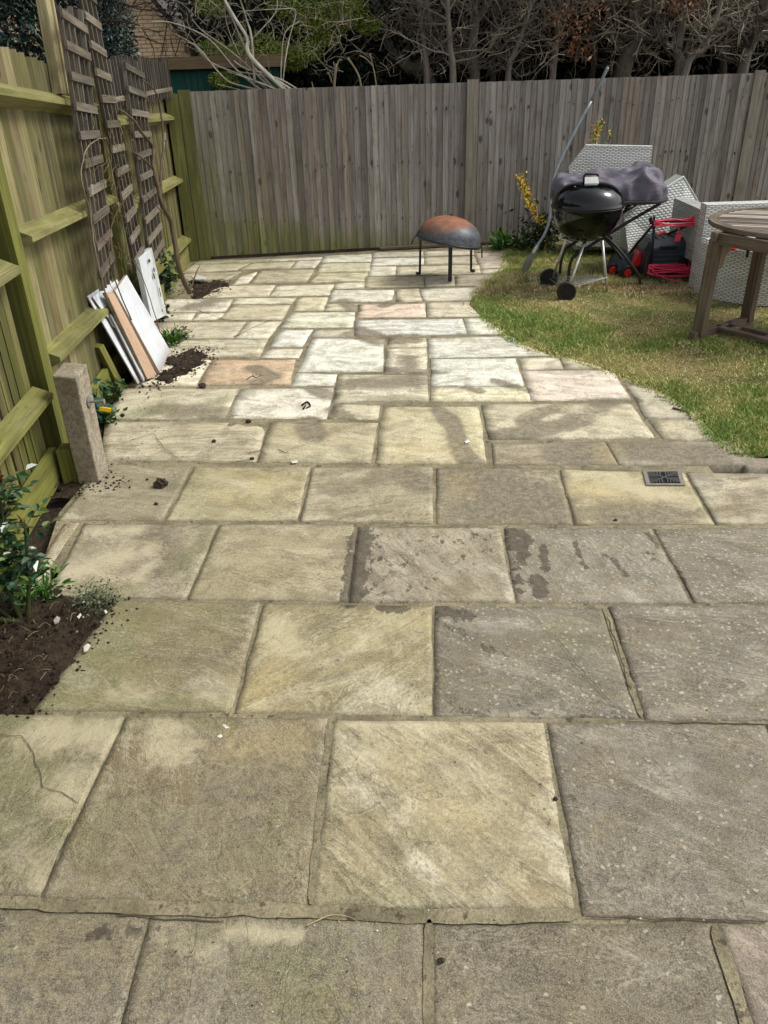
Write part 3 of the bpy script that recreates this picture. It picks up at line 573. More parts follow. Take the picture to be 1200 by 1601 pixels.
cs = np.array([lin(q) for q in [(222,208,168),(206,194,142),(180,180,108),(140,156,80),(108,136,60)]])
gi = np.clip(gn+(rnd[:, 5]-.5)*.55, 0, .999)*4; i0 = gi.astype(int); fr = (gi-i0)[:, None]; col = cs[i0]*(1-fr)+cs[i0+1]*fr; col = col*(.85+.55*rnd[:, 6:7])
col = np.where((tall & (y < 6.7) & (rnd[:, 7] < .7))[:, None], lin((170,146,112))*(.6+.6*rnd[:, 6:7]), col)
colv = np.repeat(np.column_stack([col, np.ones(n)]), 3, axis=0)
sg = SH('grass_blade', .55, .3); sg.col(sg.attr('col'))
grass = raw_mesh('grass', sg.m, VV, 3, {'col': colv}); tag(grass, kind='stuff', label='short patchy lawn grass, green and straw coloured', cat='grass')

# ------------------------------------------------------------------ far fence
fd = unit(V3(1, .129, 0)); fn = V3(-fd[1], fd[0], 0)      # fn points away from the garden
F0 = V3(-1.85, 8.2, 0)
def FF(t, off, z): return F0+fd*t-fn*off+V3(0, 0, z)      # off: towards the camera
ff = thing('fence', FF(3, 0, 0), 'long grey weathered closeboard fence across the end of the garden', 'fence')
m = MB(); t = .2; i = 0
while t < 8.4:
    w = random.uniform(.056, .068); h = 1.485+random.uniform(-.002, .002)
    gfac = np.clip(1-(t-.1)/1.2, 0, 1); b = lin(random.choice([(146,140,134), (136,131,127), (154,148,142), (124,119,115), (142,132,122), (149,145,141), (114,108,102)]))*random.uniform(.85, 1.12)
    ang = .14+random.uniform(-.03, .03); ax = fd*math.cos(ang)-fn*math.sin(ang)*-1
    # two stacked boxes so that the algae can fade upwards
    zs = np.linspace(.03, h, 9)
    c0 = FF(t+w/2, .0, 0)
    ay = np.cross((0, 0, 1), ax); n0 = m.n
    vv, g = [], []; gx = random.uniform(-9, 9); cc = []
    for z in zs:
        for sx_, sy_ in ((-1, -1), (1, -1), (1, 1), (-1, 1)):
            th_ = .011 if sx_ > 0 else .005
            vv.append(c0+ax*sx_*(w/2+.008)+ay*sy_*th_+V3(0, 0, z)); g.append((sx_*w/2+gx, sy_*th_, z+gx))
            al = max(.0, .95*gfac*(1-.55*z/1.5)+1.1*max(0, 1-z/.38)**.8*np.clip(1.35-t/3.2, .12, 1)); cc.append((b[0], b[1], b[2], al))
    fsx = [(0, 3, 2, 1), (32, 33, 34, 35)] + [(4*a+j, 4*a+(j+1) % 4, 4*a+4+(j+1) % 4, 4*a+4+j) for a in range(8) for j in range(4)]
    m.add(vv, fsx, g, np.array(cc)); t += w*.93; i += 1
t = .25
while t < 8.2:
    for hz in (.33, .8, 1.27):
        if random.random() < .7: m.col = (*lin((40,34,30)), 0); m.obox(FF(t+random.uniform(-.01, .01), .014+.008*random.random(), hz+random.gauss(0, .02)), (fd, fn, (0, 0, 1)), (.0035, .004, .0045 if random.random() < .8 else .012))
    t += random.uniform(.05, .11)
m.build('boards', M_wood, ff)
m = MB(); m.col = (*lin((112,98,78)), .25); m.bar(FF(1.9, .012, .02), FF(8.4, .012, .02), .07, .025); m.build('gravel_board', M_wood, ff)
for k, (t0, t1, cx, h, al) in enumerate([(-.02, .085, .0, 1.47, .95), (.095, .2, .0, 1.5, .8)]):
    m = MB(); m.col = (*lin((120,110,88)), al); m.obox(FF((t0+t1)/2, .0, h/2), (fd, fn, (0, 0, 1)), ((t1-t0)/2, .045-.03*k, h/2)); m.build('post', M_wood, ff)
for t in (2.83, 5.72):
    m = MB(); m.col = (*lin((140,132,122)), .02); m.obox(FF(t, .02, .755), (fd, fn, (0, 0, 1)), (.055, .009, .755)); m.build('cover_strip', M_wood, ff)

# ------------------------------------------------------------------ left fence, seen from its rail side
LA = V3(-1.50, 3.3, 0); LB = V3(-1.85, 8.25, 0); ld = unit(LB-LA); ln = V3(ld[1], -ld[0], 0)
def LF(s_, off, z): return LA+ld*s_+ln*off+V3(0, 0, z)
def FP(u, v, off=.0):
    r = ray(u, v); t = ((LA+ln*off)[:2]@ln[:2])/(r[:2]@ln[:2]); return V3(r[0]*t, r[1]*t, H+r[2]*t)
lf = thing('fence', LF(1.5, -.05, 0), 'green stained closeboard fence with arris rails along the left side', 'fence')
def vboard(m, s0, w, z0, z1, b, al0, al1, off, ang=.1, th=.008):
    ax = ld*math.cos(ang)+ln*math.sin(ang); ay = np.cross((0, 0, 1), ax); zs = np.linspace(z0, z1, 7); vv, g, cc = [], [], []; gx = random.uniform(-9, 9)
    for z in zs:
        f = (z-z0)/(z1-z0); al = al0*(1-f)+al1*f
        for sx_, sy_ in ((-1, -1), (1, -1), (1, 1), (-1, 1)):
            vv.append(LF(s0+w/2, off, z)+ax*sx_*(w/2)+ay*sy_*th); g.append((sx_*w/2+gx, sy_*th, z+gx)); cc.append((*b, al))
    m.add(vv, [(0, 3, 2, 1), (24, 25, 26, 27)] + [(4*a+j, 4*a+(j+1) % 4, 4*a+4+(j+1) % 4, 4*a+4+j) for a in range(6) for j in range(4)], g, np.array(cc))
pal = [(136,127,94), (112,104,76), (152,142,108), (92,86,62), (124,110,86), (98,84,68)]
m = MB(); s = -2.6
while s < .06:
    w = random.uniform(.050, .062); vboard(m, s, w, .13, 1.84, lin(random.choice(pal))*random.uniform(.8, 1.), .75, .35, -.06+.004*(int(s*50) % 2), .05); s += w+random.uniform(.016, .024)
m.build('boards', M_wood, lf)
m = MB(); s = .30
while s < 2.05:
    w = random.uniform(.10, .125); z1 = 1.805-.1*(s-.3)+random.uniform(-.006, .006); vboard(m, s, w, .12, z1, lin(random.choice(pal[:5]))*random.uniform(.85, 1.05)*(1 if s < 1.0 else .5), .5, .42, -.055, .06); s += w*.96  # boards behind the trellis coloured darker, its shade put into the tint
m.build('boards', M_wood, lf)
m = MB(); s = 2.1
while s < 5.0:
    w = random.uniform(.040, .052); vboard(m, s, w, .1, 1.49+random.uniform(-.006, .006), lin(random.choice(pal))*random.uniform(.5, .75), .62, .4, -.055+.004*(int(s*50) % 2), .08); s += w+random.uniform(.016, .024)  # far section tinted darker too, trellis shade put into the board colour
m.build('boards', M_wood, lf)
m = MB(); m.col = (*lin((30,28,20)), .2)  # added near-black boards: painted shade seen through the gaps
for a_, b_, h_ in ((-2.6, .1, 1.83), (2.1, 5.0, 1.47)):
    q_ = a_
    while q_ < b_: m.obox(LF(q_+.06, -.082, h_/2), (ld, ln, (0, 0, 1)), (.062, .006, h_/2)); q_ += .126
m.build('gap_shade_boards', M_wood, lf)
def arris(s0, s1, h0, h1, al=.65, r=.048, out=.035):
    m = MB(); m.col = (*lin((150,142,106)), al)
    A, B = LF(s0, -.045, h0), LF(s1, -.045, h1); up = V3(0, 0, r)
    tri = [A+up, A+ln*(out+.045)+up*.25, A+ln*(out+.045)-up*.25, A-up]; tri2 = [p-A+B for p in tri]
    L = np.linalg.norm(B-A); gx = random.uniform(-9, 9); vv = np.array(tri+tri2)
    g = np.array([(0, 0, 0), (.06, 0, 0), (.08, 0, 0), (.14, 0, 0), (0, 0, L), (.06, 0, L), (.08, 0, L), (.14, 0, L)])+gx
    m.add(vv, [(0, 1, 2, 3), (7, 6, 5, 4), (0, 4, 5, 1), (1, 5, 6, 2), (2, 6, 7, 3), (3, 7, 4, 0)], g); m.build('arris_rail', M_wood, lf)
for a in [(-2.6, .12, .42, .39), (-2.6, .10, .98, .95), (-2.6, .1, 1.5, 1.5), (.32, 2.05, 1.60, 1.47), (.32, 2.05, 1.03, .96), (.32, 2.05, .49, .42), (2.1, 5.0, 1.38, 1.27), (2.1, 5.0, .86, .74), (2.1, 5.0, .34, .2)]:
    arris(*a, al=.95 if a[2] < .6 else .72)
for s0, h, al, w in [(.19, 1.90, 1.0, .052), (2.08, 1.80, .55, .05)]:
    m = MB(); m.col = (*lin((104,98,66)), al); m.obox(LF(s0+.03, -.045, h/2-.1), (ld, ln, (0, 0, 1)), (w, .05, h/2+.1)); m.build('post', M_wood, lf)
m = MB(); m.col = (*lin((160,150,104)), .55); m.obox(LF(4.98, -.0, .76), (ld, ln, (0, 0, 1)), (.05, .03, .76)); m.build('post', M_wood, lf)
for a, b, al in [((-2.6), .1, 1.), (.3, 2.0, .9), (2.15, 4.9, .6)]:
    m = MB(); m.col = (*lin((140,134,84)), al); m.bar(LF(a, -.02, .065), LF(b, -.02, .065), .03, .16); m.build('gravel_board', M_wood, lf)

# tall batten fixed above the left fence, short stub, strut, concrete spur
m = MB(); m.col = (*lin((176,164,128)), .35); a = FP(93, 148, -.02); b = FP(56, -60, -.02); m.bar(a, b, .085, .05, ln); m.bar(a+ld*.062, b+ld*.062, .03, .07, ln)
tag(m.build('timber_post', M_wood, bevel=.003), 'pale upright timber post rising out of the top of the left fence', 'post')
m = MB(); m.col = (*lin((120,112,70)), .9); m.obox((-1.455, 3.38, .05), (ld, ln, (0, 0, 1)), (.045, .035, .105)); tag(m.build('timber_stub', M_wood, bevel=.003), 'short green stub of post between the fence and the concrete spur', 'post stub')
m = MB(); m.col = (*lin((140,132,84)), .7); m.bar(W(152, 540, 4.5), W(198, 628, 4.62), .06, .04); tag(m.build('timber_strut', M_wood, bevel=.002), 'greenish timber strut leaning under the lower rail beside the white boards', 'strut')
cs_ = thing('concrete_spur', (-1.36, 3.38, 0), 'square grey concrete spur post at the foot of the left fence', 'post')
m = MB(); zt = .515
b4 = [(-1.412, 3.322, -.06), (-1.312, 3.312, -.06), (-1.302, 3.43, -.06), (-1.402, 3.44, -.06)]; t4 = [(-1.418, 3.325, zt), (-1.312, 3.315, zt-.012), (-1.300, 3.44, zt+.012), (-1.405, 3.45, zt+.02)]
m.add(b4+t4, [(3, 2, 1, 0), (4, 5, 6, 7)]+[(j, (j+1) % 4, (j+1) % 4+4, j+4) for j in range(4)]); m.build('spur', M_conc, cs_, bevel=.006)
m = MB(); m.tube([(-1.31, 3.38, .37), (-1.235, 3.378, .37)], .006, 8); m.lathe((-1.24, 3.378, .37), [(0, -.0035), (.014, -.0035), (.014, .006), (0, .006)], 6, (1, 0, 0)); m.lathe((-1.302, 3.38, .37), [(.0, -.002), (.026, -.002), (.026, .002), (0, .002)], 16, (1, 0, 0)); m.build('bolt', M_steel, cs_)
m = MB(); m.obox((-1.235, 3.37, .335), (unit((1, .2, -.3)), (0, 1, 0), unit((.3, 0, 1))), (.024, .003, .010)); tag(m.build('plastic_tag', M_yellow, bevel=.001), 'small yellow plastic tag under the bolt of the concrete spur', 'tag')

# ------------------------------------------------------------------ trellises
def trellis(label, bot, top, nv_, rungs, off, h0, h1, rw=.040, off_b=None, tw=.021, over=.02, name='trellis'):
    """bot/top: (s0,s1) at h0/h1; rungs: heights"""
    t = thing(name, LF(sum(bot)/2, off, h0), label, 'trellis')
    for k in range(nv_):
        f = k/(nv_-1); sb = bot[0]+(bot[1]-bot[0])*f; st_ = top[0]+(top[1]-top[0])*f
        m = MB(); b = lin(random.choice([(92,86,78), (78,73,67), (104,97,88)])); m.col = (*b, .12)
        m.bar(LF(sb, off-.012, h0+random.uniform(-.02, .02)), LF(st_, off-.012, h1+random.uniform(-.015, .02)), .018, tw, ln); m.build('upright', M_old, t)
    for h in rungs:
        f = (h-h0)/(h1-h0); slope = .035-.10*f; a = bot[0]+(top[0]-bot[0])*f; b_ = bot[1]+(top[1]-bot[1])*f; dz = random.uniform(-.015, .015)
        m = MB(); m.col = (*lin(random.choice([(116,108,96), (100,94,84), (128,120,106)])), .1); m.bar(LF(a-over, off, h), LF(b_+over, off, h+dz*.5+slope*(.5 if nv_ > 6 else 1)), .014, rw, (0, 0, 1)); m.build('rung', M_old, t)
    return t
trellis('nearest trellis on the left fence, its broad top left of the tall one', (1.12, 1.44), (1.36, 1.80), 5, [.70+.135*i for i in range(10)], .085, .6, 1.95)
trellis('tallest trellis, its rungs rising out of the top of the picture by the brick house', (2.02, 2.32), (1.80, 2.12), 4, [.58+.135*i for i in range(12)], .085, .52, 2.25)
trellis('third trellis ladder, wide and grey, behind the climbing stem near the far corner', (2.58, 3.16), (2.82, 3.42), 5, [.46+.137*i for i in range(10)], .07, .42, 1.73)
tb = trellis('low run of grey upright laths topping the far part of the left fence', (2.42, 4.95), (2.42, 4.95), 27, [1.50], .03, 1.45, 1.735, .03, tw=.034)

# ------------------------------------------------------------------ climbing stems
def smooth_path(P, k=6):
    P = np.asarray(P, float); Q = []
    for i in range(len(P)-1):
        p0 = P[max(i-1, 0)]; p1 = P[i]; p2 = P[i+1]; p3 = P[min(i+2, len(P)-1)]
        for j in range(k):
            t = j/k; Q.append(.5*((2*p1)+(-p0+p2)*t+(2*p0-5*p1+4*p2-p3)*t*t+(-p0+3*p1-3*p2+p3)*t**3))
    Q.append(P[-1]); return np.array(Q)
cl = thing('climbing_shrub', FP(300, 458, .3)*V3(1, 1, 0), 'bare woody climber trained up the far end of the left fence', 'climber')
def stem(px, off0, off1, r0, r1, parent, col=(92,80,62), name='stem', jit=.004):
    n = len(px); P = [FP(u, v, off0+(off1-off0)*i/(n-1)) for i, (u, v) in enumerate(px)]
    Q = smooth_path(P); Q[1:-1] += (rng.random((len(Q)-2, 3))-.5)*jit
    m = MB(); m.col = (*lin(col), 1); m.tube(Q, np.linspace(r0, r1, len(Q)), 8); return m.build(name, M_bark, parent, smooth=True)
stem([(296,457),(280,420),(268,352),(254,322),(246,290),(240,262),(238,230),(220,206),(208,188),(186,171)], .30, .12, .020, .007, cl)
stem([(252,306),(251,270),(255,230),(253,190),(248,160),(240,140),(222,125)], .14, .11, .011, .005, cl)
stem([(242,268),(225,250),(207,237)], .15, .13, .008, .005, cl)
stem([(262,340),(240,318),(225,300),(214,278)], .2, .12, .004, .002, cl)
stem([(296,457),(305,430),(312,415)], .30, .36, .007, .003, cl)
for c in [(257,214), (256,228), (143,297)]:
    m = MB(); p = FP(*c, .13); m.obox(p, (ld, ln, unit((.2, 0, 1))), (.012, .006, .026)); m.build('plant_tie', M_alu, cl, bevel=.003)
tw = thing('climbing_rose', FP(165, 500, .1)*V3(1, 1, 0), 'tangle of thin dry twigs threaded through the nearest trellis', 'climber')
stem([(168,470),(150,400),(140,330),(129,290),(127,262),(136,232),(152,218),(166,216)], .12, .13, .004, .002, tw, (140,128,100), 'twig')
stem([(205,500),(180,440),(170,400),(175,350),(190,320),(205,300)], .16, .14, .004, .002, tw, (86,72,52), 'twig')
stem([(250,520),(225,440),(200,400),(170,380),(140,360)], .2, .12, .003, .0015, tw, (96,80,58), 'twig')
m = MB(); mg = MB()
for k in range(75):
    u, v = random.choice([(150,230), (178,212), (190,260), (165,330), (200,340), (175,380), (205,390), (160,290), (190,230)]); u += random.gauss(0, 12); v += random.gauss(0, 22); off = random.uniform(.06, .2)
    a = random.uniform(0, 6.28); P = [FP(u, v, off)]
    for j in range(random.randint(4, 8)): a += random.gauss(0, .5); P.append(P[-1]+.022*(ld*math.cos(a)+V3(0, 0, 1)*math.sin(a))+ln*random.gauss(0, .006))
    m.col = (*lin(random.choice([(112,98,70), (86,76,50), (128,120,84)])), 1); m.tube(smooth_path(P, 3), .0016, 5)
m.build('twigs', M_bark, tw)

# ------------------------------------------------------------------ leaves
def leaf_arrays(C_, D_, size, aspect=.5, fold=.25, cols=None, var=.25, nrm=None):
    """ovate folded leaves: centres (n,3) directions (n,3) -> quads (two per leaf)"""
    n = len(C_); D_ = D_/np.maximum(np.linalg.norm(D_, axis=1, keepdims=True), 1e-9)
    R_ = rng.normal(size=(n, 3)) if nrm is None else nrm+rng.normal(size=(n, 3))*.35
    S_ = np.cross(D_, R_); S_ /= np.maximum(np.linalg.norm(S_, axis=1, keepdims=True), 1e-9); N_ = np.cross(S_, D_)
    sz = (np.full(n, size) if np.isscalar(size) else size)*(1+var*(rng.random(n)-.5)*2); sz = sz[:, None]
    w = sz*aspect*.5; b = C_; tp = C_+D_*sz-N_*sz*.12
    l1 = C_+D_*sz*.32+S_*w+N_*w*fold; l2 = C_+D_*sz*.68+S_*w*.8+N_*w*fold*.6
    r1 = C_+D_*sz*.32-S_*w+N_*w*fold; r2 = C_+D_*sz*.68-S_*w*.8+N_*w*fold*.6
    V = np.stack([b, l1, l2, tp, b, tp, r2, r1], 1).reshape(-1, 3)
    return V, np.repeat(cols, 8, axis=0)
def colmix(pal, n, jit=.25):
    p = np.array([lin(q) for q in pal]); c = p[rng.integers(0, len(p), n)]*(1+jit*(rng.random((n, 1))-.5)*2); return np.column_stack([np.clip(c, 0, 1), np.ones(n)])
def plant(name, label, cat, c, n, rad, h, size, pal, aspect=.5, up=.5, part='leaves', stems=5, stemcol=(70,84,40), blob=None, group=None, mat=None):
    t = thing(name, c, label, cat, group); c = np.asarray(c, float)
    m = MB(); m.col = (*lin(stemcol), 1); ends = []
    for k in range(stems):
        a = random.uniform(0, 6.28); r = rad*random.uniform(.3, .9); e = c+V3(math.cos(a)*r, math.sin(a)*r, h*random.uniform(.6, 1)); mid = (c+e)/2+V3(0, 0, h*.15); P = smooth_path([c, mid, e], 4); m.tube(P, np.linspace(.003, .0012, len(P)), 5); ends += list(P[2:])
    if stems: m.build('stems', M_bark, t, smooth=True)
    ends = np.array(ends) if ends else np.tile(c, (3, 1))
    base = ends[rng.integers(0, len(ends), n)]+rng.normal(size=(n, 3))*rad*.28; base[:, 2] = np.clip(base[:, 2], c[2]+.005, None)
    d = rng.normal(size=(n, 3)); d[:, 2] = d[:, 2]*.4+up; V, cc = leaf_arrays(base, d, size, aspect, cols=colmix(pal, n)); raw_mesh(part, mat or M_leaf, V, 4, {'col': cc}, t)
    return t
# rose bush, lower left
rb = thing('rose_bush', (-1.245, 2.28, 0), 'dark green leafy rose bush growing from the bare soil at the lower left', 'bush')
stems_ = [[(-1.235,2.26,-.02),(-1.255,2.27,.12),(-1.29,2.30,.27),(-1.30,2.33,.42)], [(-1.225,2.26,-.02),(-1.19,2.28,.10),(-1.165,2.31,.22),(-1.135,2.33,.36)], [(-1.25,2.25,-.02),(-1.33,2.27,.10),(-1.40,2.30,.26),(-1.42,2.34,.40)], [(-1.24,2.27,-.02),(-1.25,2.30,.16),(-1.22,2.36,.36),(-1.20,2.38,.50)], [(-1.24,2.25,0),(-1.30,2.2,.06),(-1.37,2.17,.12)]]
tips = []
for P in stems_:
    P = [(a-.03-.10*max(0, c), b, c*.95) for a, b, c in P]; Q = smooth_path(P, 6); m = MB(); m.col = (*lin((58,66,34)), 1); m.tube(Q, np.linspace(.009, .004, len(Q)), 8); m.build('stem', M_bark, rb, smooth=True); tips.append(Q)
cen, dirs = [], []; m = MB()
for k in range(135):
    Q = random.choice(tips[:4]); p = Q[random.randint(len(Q)//3+1, len(Q)-1)]; a = random.uniform(0, 6.28); L = random.uniform(.04, .115)
    e = p+V3(math.cos(a)*L, math.sin(a)*L, random.uniform(-.02, .06)); m.col = (*lin((74,84,40)), 1); m.tube([p, (p+e)/2+V3(0, 0, .01), e], .0014, 5)
    d = unit(e-p)
    for q, sgn in ((1., 0), (.72, 1), (.72, -1), (.42, 1), (.42, -1)):
        b = p+(e-p)*q; dd = d if sgn == 0 else unit(d*.45+sgn*V3(-d[1], d[0], 0)+V3(0, 0, random.uniform(-.2, .2)))
        cen.append(b); dirs.append(dd+V3(0, 0, random.uniform(-.25, .15)))
m.build('leaf_stalks', M_bark, rb)
cen, dirs = np.array(cen), np.array(dirs); n = len(cen)
V, cc = leaf_arrays(cen, dirs, .038, .62, .3, colmix([(38,66,44), (30,54,38), (48,80,52), (58,90,60), (84,104,52)], n), .3, nrm=np.tile([0, 0, 1.], (n, 1)))
raw_mesh('leaves', M_gloss, V, 4, {'col': cc}, rb)
cen = np.array([tips[3][-1], tips[3][-1], tips[1][-1], tips[0][-1]]*5)+rng.normal(size=(20, 3))*.01; d = rng.normal(size=(20, 3))*.5; d[:, 2] = 1
V, cc = leaf_arrays(cen, d, .035, .3, .2, colmix([(120,48,34), (140,84,40)], 20)); raw_mesh('young_shoots', M_gloss, V, 4, {'col': cc}, rb)

# weeds and ground plants
gl = lambda u, v, z=0: (*G(u, v), z)
dg = [(44,74,34), (56,88,40), (36,60,30), (70,100,50)]; gg = [(70,112,44), (88,130,52), (58,96,38)]
plant('ivy_clump', 'dark leafy clump between the white door offcut and the climber trunk', 'plant', gl(258,468), 420, .17, .34, .05, [(38,62,36), (48,76,44), (30,52,32), (62,88,54)], .6, .3, stems=9)
plant('ivy_clump', 'small trailing weed in the gap under the foot of the white door offcut', 'plant', gl(252,500), 130, .1, .12, .035, dg, .7, .3)
plant('weed', 'bright green strap leaved weed beside the leaning white boards', 'plant', gl(268,540), 60, .05, .05, .09, gg, .16, .9, stems=2)
plant('weed', 'scruffy low weed behind the strap leaved one near the boards', 'plant', gl(282,528), 120, .09, .04, .03, [(86,104,60), (110,116,76), (60,84,42)], .5, .4)
plant('ivy_clump', 'ivy creeping along the paving edge just beyond the concrete spur', 'plant', gl(168,660), 150, .09, .08, .032, dg, .7, .25)
plant('ivy_clump', 'bluish green leaves growing in the gap below the timber strut', 'plant', (-1.52, 4.0, .0), 120, .12, .2, .04, [(44,84,70), (54,98,80), (36,66,50)], .5, .5)
plant('ivy_clump', 'straggly ivy at the fence bottom under the yellow tag', 'plant', gl(178,628), 110, .08, .1, .03, dg, .7, .25)
plant('weed', 'low grassy weed sprouting at the back of the soil beside the rose', 'plant', gl(70,935), 90, .1, .04, .05, gg, .2, .7, stems=2)
plant('thyme_clump', 'grey green wiry thyme spilling over the slab corner by the rose bed', 'plant', gl(150,945), 900, .085, .035, .012, [(104,112,84), (84,96,66), (130,134,108), (70,80,50)], .35, .4, stems=14, stemcol=(110,104,80))
plant('weed', 'green dock leaves against the fence just right of the fire pit', 'plant', (1.22, 8.35, .0), 60, .12, .05, .14, gg, .3, .7, stems=2)
plant('weed', 'second patch of broad weed at the fence bottom further right of the fire pit', 'plant', (1.45, 8.3, .0), 70, .13, .06, .1, [(60,92,40), (84,110,56)], .4, .6, stems=3)
plant('shrub', 'low dark shrub in shade behind the kettle barbecue wheels', 'plant', (1.62, 8.1, .0), 500, .28, .3, .05, [(40,58,28), (54,72,36), (34,48,26)], .5, .4, stems=8)
plant('shrub', 'dark undergrowth below the black table right of the barbecue', 'plant', (2.28, 8.0, .0), 420, .25, .22, .05, [(36,54,26), (48,66,32), (30,42,22)], .5, .4, stems=8)
def forsythia(label, base, pts, nfl, nlf):
    t = thing('forsythia', base, label, 'flowering shrub'); Q = smooth_path(pts, 6); m = MB(); m.col = (*lin((110,90,56)), 1); m.tube(Q, np.linspace(.006, .002, len(Q)), 6); m.build('stem', M_bark, t, smooth=True)
    q = Q[rng.integers(len(Q)//3, len(Q), nfl)]+rng.normal(size=(nfl, 3))*.022; d = rng.normal(size=(nfl, 3)); V, cc = leaf_arrays(q, d, .028, .42, .2, colmix([(244,200,24), (250,214,60), (226,170,20)], nfl)); raw_mesh('flowers', M_leaf, V, 4, {'col': cc}, t)
    q = Q[rng.integers(len(Q)//4, len(Q), nlf)]+rng.normal(size=(nlf, 3))*.02; d = rng.normal(size=(nlf, 3)); d[:, 2] += .7; V, cc = leaf_arrays(q, d, .04, .35, .2, colmix([(120,142,50), (96,124,46)], nlf)); raw_mesh('leaves', M_leaf, V, 4, {'col': cc}, t)
forsythia('arching spray of yellow blossom against the fence left of the barbecue', (1.66, 7.95, 0), [(1.66,7.95,0.), W(852,360,7.95), W(832,325,7.95), W(822,300,7.95), W(813,278,7.95)], 230, 40)
forsythia('yellow blossom twig showing above the back of the rattan armchair', (2.1, 8.3, 0), [(2.1,8.3,0.), (2.08,8.3,.5), W(930,228,8.3), W(933,205,8.3), W(938,195,8.3)], 110, 60)
forsythia('small green and yellow sprig behind the top edge of the armchair', (2.25, 8.35, 0), [(2.25,8.35,0.), (2.2,8.3,.6), W(952,222,8.3), W(956,212,8.3)], 8, 40)

# ------------------------------------------------------------------ soil spilled on the paving
def soil_patch(name, px, hmax, res=.02, seed=0, label=None, crumbs=260, spread=.05, z0=0., pcol=None):
    poly = np.array([G(*p) for p in px]); mn, mx = poly.min(0)-.08, poly.max(0)+.08
    nx = int((mx[0]-mn[0])/res)+1; ny = int((mx[1]-mn[1])/res)+1; X, Y = np.meshgrid(np.linspace(mn[0], mx[0], nx), np.linspace(mn[1], mx[1], ny)); X = X.ravel(); Y = Y.ravel()
    ins = np.zeros(len(X), bool); best = np.full(len(X), 9.)
    for A, B in zip(poly, np.roll(poly, -1, 0)):
        cond = ((A[1] > Y) != (B[1] > Y)); xx = (B[0]-A[0])*(Y-A[1])/(B[1]-A[1]+1e-12)+A[0]; ins ^= cond & (X < xx)
        d = B-A; t = np.clip(((X-A[0])*d[0]+(Y-A[1])*d[1])/(d@d), 0, 1); best = np.minimum(best, np.hypot(X-A[0]-t*d[0], Y-A[1]-t*d[1]))
    sd = np.where(ins, best, -best)+(fbm(X*14+seed, Y*14, 4)-.5)*.16
    Z = z0-.012+np.clip(sd/.09+.15, 0, 1)*hmax*(.5+fbm(X*9+seed, Y*9, 4))+(fbm(X*40, Y*40+seed, 3)-.5)*.018
    m = MB(); idx = [(j*nx+i, j*nx+i+1, (j+1)*nx+i+1, (j+1)*nx+i) for j in range(ny-1) for i in range(nx-1) if sd[[j*nx+i, (j+1)*nx+i+1]].max() > -.02]
    m.add(np.stack([X, Y, Z], 1), idx)
    inn = np.where(sd > -.035)[0]
    for k in rng.choice(inn, min(crumbs, len(inn)*2)):
        r = random.uniform(.002, .008); p = V3(X[k]+random.gauss(0, spread*.5), Y[k]+random.gauss(0, spread*.5), max(Z[k], z0)+r*.4)
        o6 = np.array([(1,0,0),(-1,0,0),(0,1,0),(0,-1,0),(0,0,1),(0,0,-1)])*r*(.6+.8*rng.random((6, 1)))
        m.add(p+o6, [(0,2,4),(2,1,4),(1,3,4),(3,0,4),(2,0,5),(1,2,5),(3,1,5),(0,3,5)])
    return tag(m.build(name, M_soil, smooth=False), kind='stuff', label=label, cat='soil')
soil_patch('soil', [(-60,925),(60,922),(150,928),(176,945),(178,965),(150,985),(118,1020),(92,1060),(52,1110),(-60,1113)], .03, .014, 3, 'dark bare soil of the rose bed at the lower left', 900)
soil_patch('soil', [(262,555),(300,545),(330,548),(320,566),(285,590),(255,602),(235,612),(232,598),(250,580)], .028, .014, 8, 'dark crumbled soil spilled beside the white boards', 500)
soil_patch('soil', [(300,440),(345,437),(362,445),(345,455),(325,466),(296,468),(288,455)], .02, .018, 5, 'dark earth patch round the missing slab near the climber', 260)
soil_patch('soil', [(92,748),(160,742),(172,756),(140,772),(100,768)], .004, .014, 9, 'thin earth scattered at the foot of the concrete spur', 160)
soil_patch('soil', [(165,735),(150,700),(150,640),(185,600),(225,590),(235,560),(255,520),(240,490),(255,465),(275,450),(250,440),(215,500),(190,560),(140,640),(125,700)], -.02, .03, 2, 'strip of earth between the paving and the left fence', 200)

m = MB()
for k in range(90):
    g_ = G(random.uniform(-40, 165), random.uniform(930, 1105)); a_ = random.uniform(0, 6.28); L_ = random.uniform(.015, .05)
    if g_[0] > np.interp(g_[1], [1.8, 2.38], [-1.07, -.99]): continue
    m.col = (*lin(random.choice([(120,106,78), (92,78,58), (76,64,46), (140,126,96)])), 1); z_ = random.uniform(.025, .045)
    m.tube(smooth_path([V3(g_[0], g_[1], z_), V3(g_[0]+L_*math.cos(a_)*.5, g_[1]+L_*math.sin(a_)*.5+.004, z_+.006), V3(g_[0]+L_*math.cos(a_+.4), g_[1]+L_*math.sin(a_+.4), z_-.004)], 3), .0009, 5)
tag(m.build('straw', M_bark), 'dry straw and root fibres strewn over the rose bed soil', 'straw', kind='stuff')
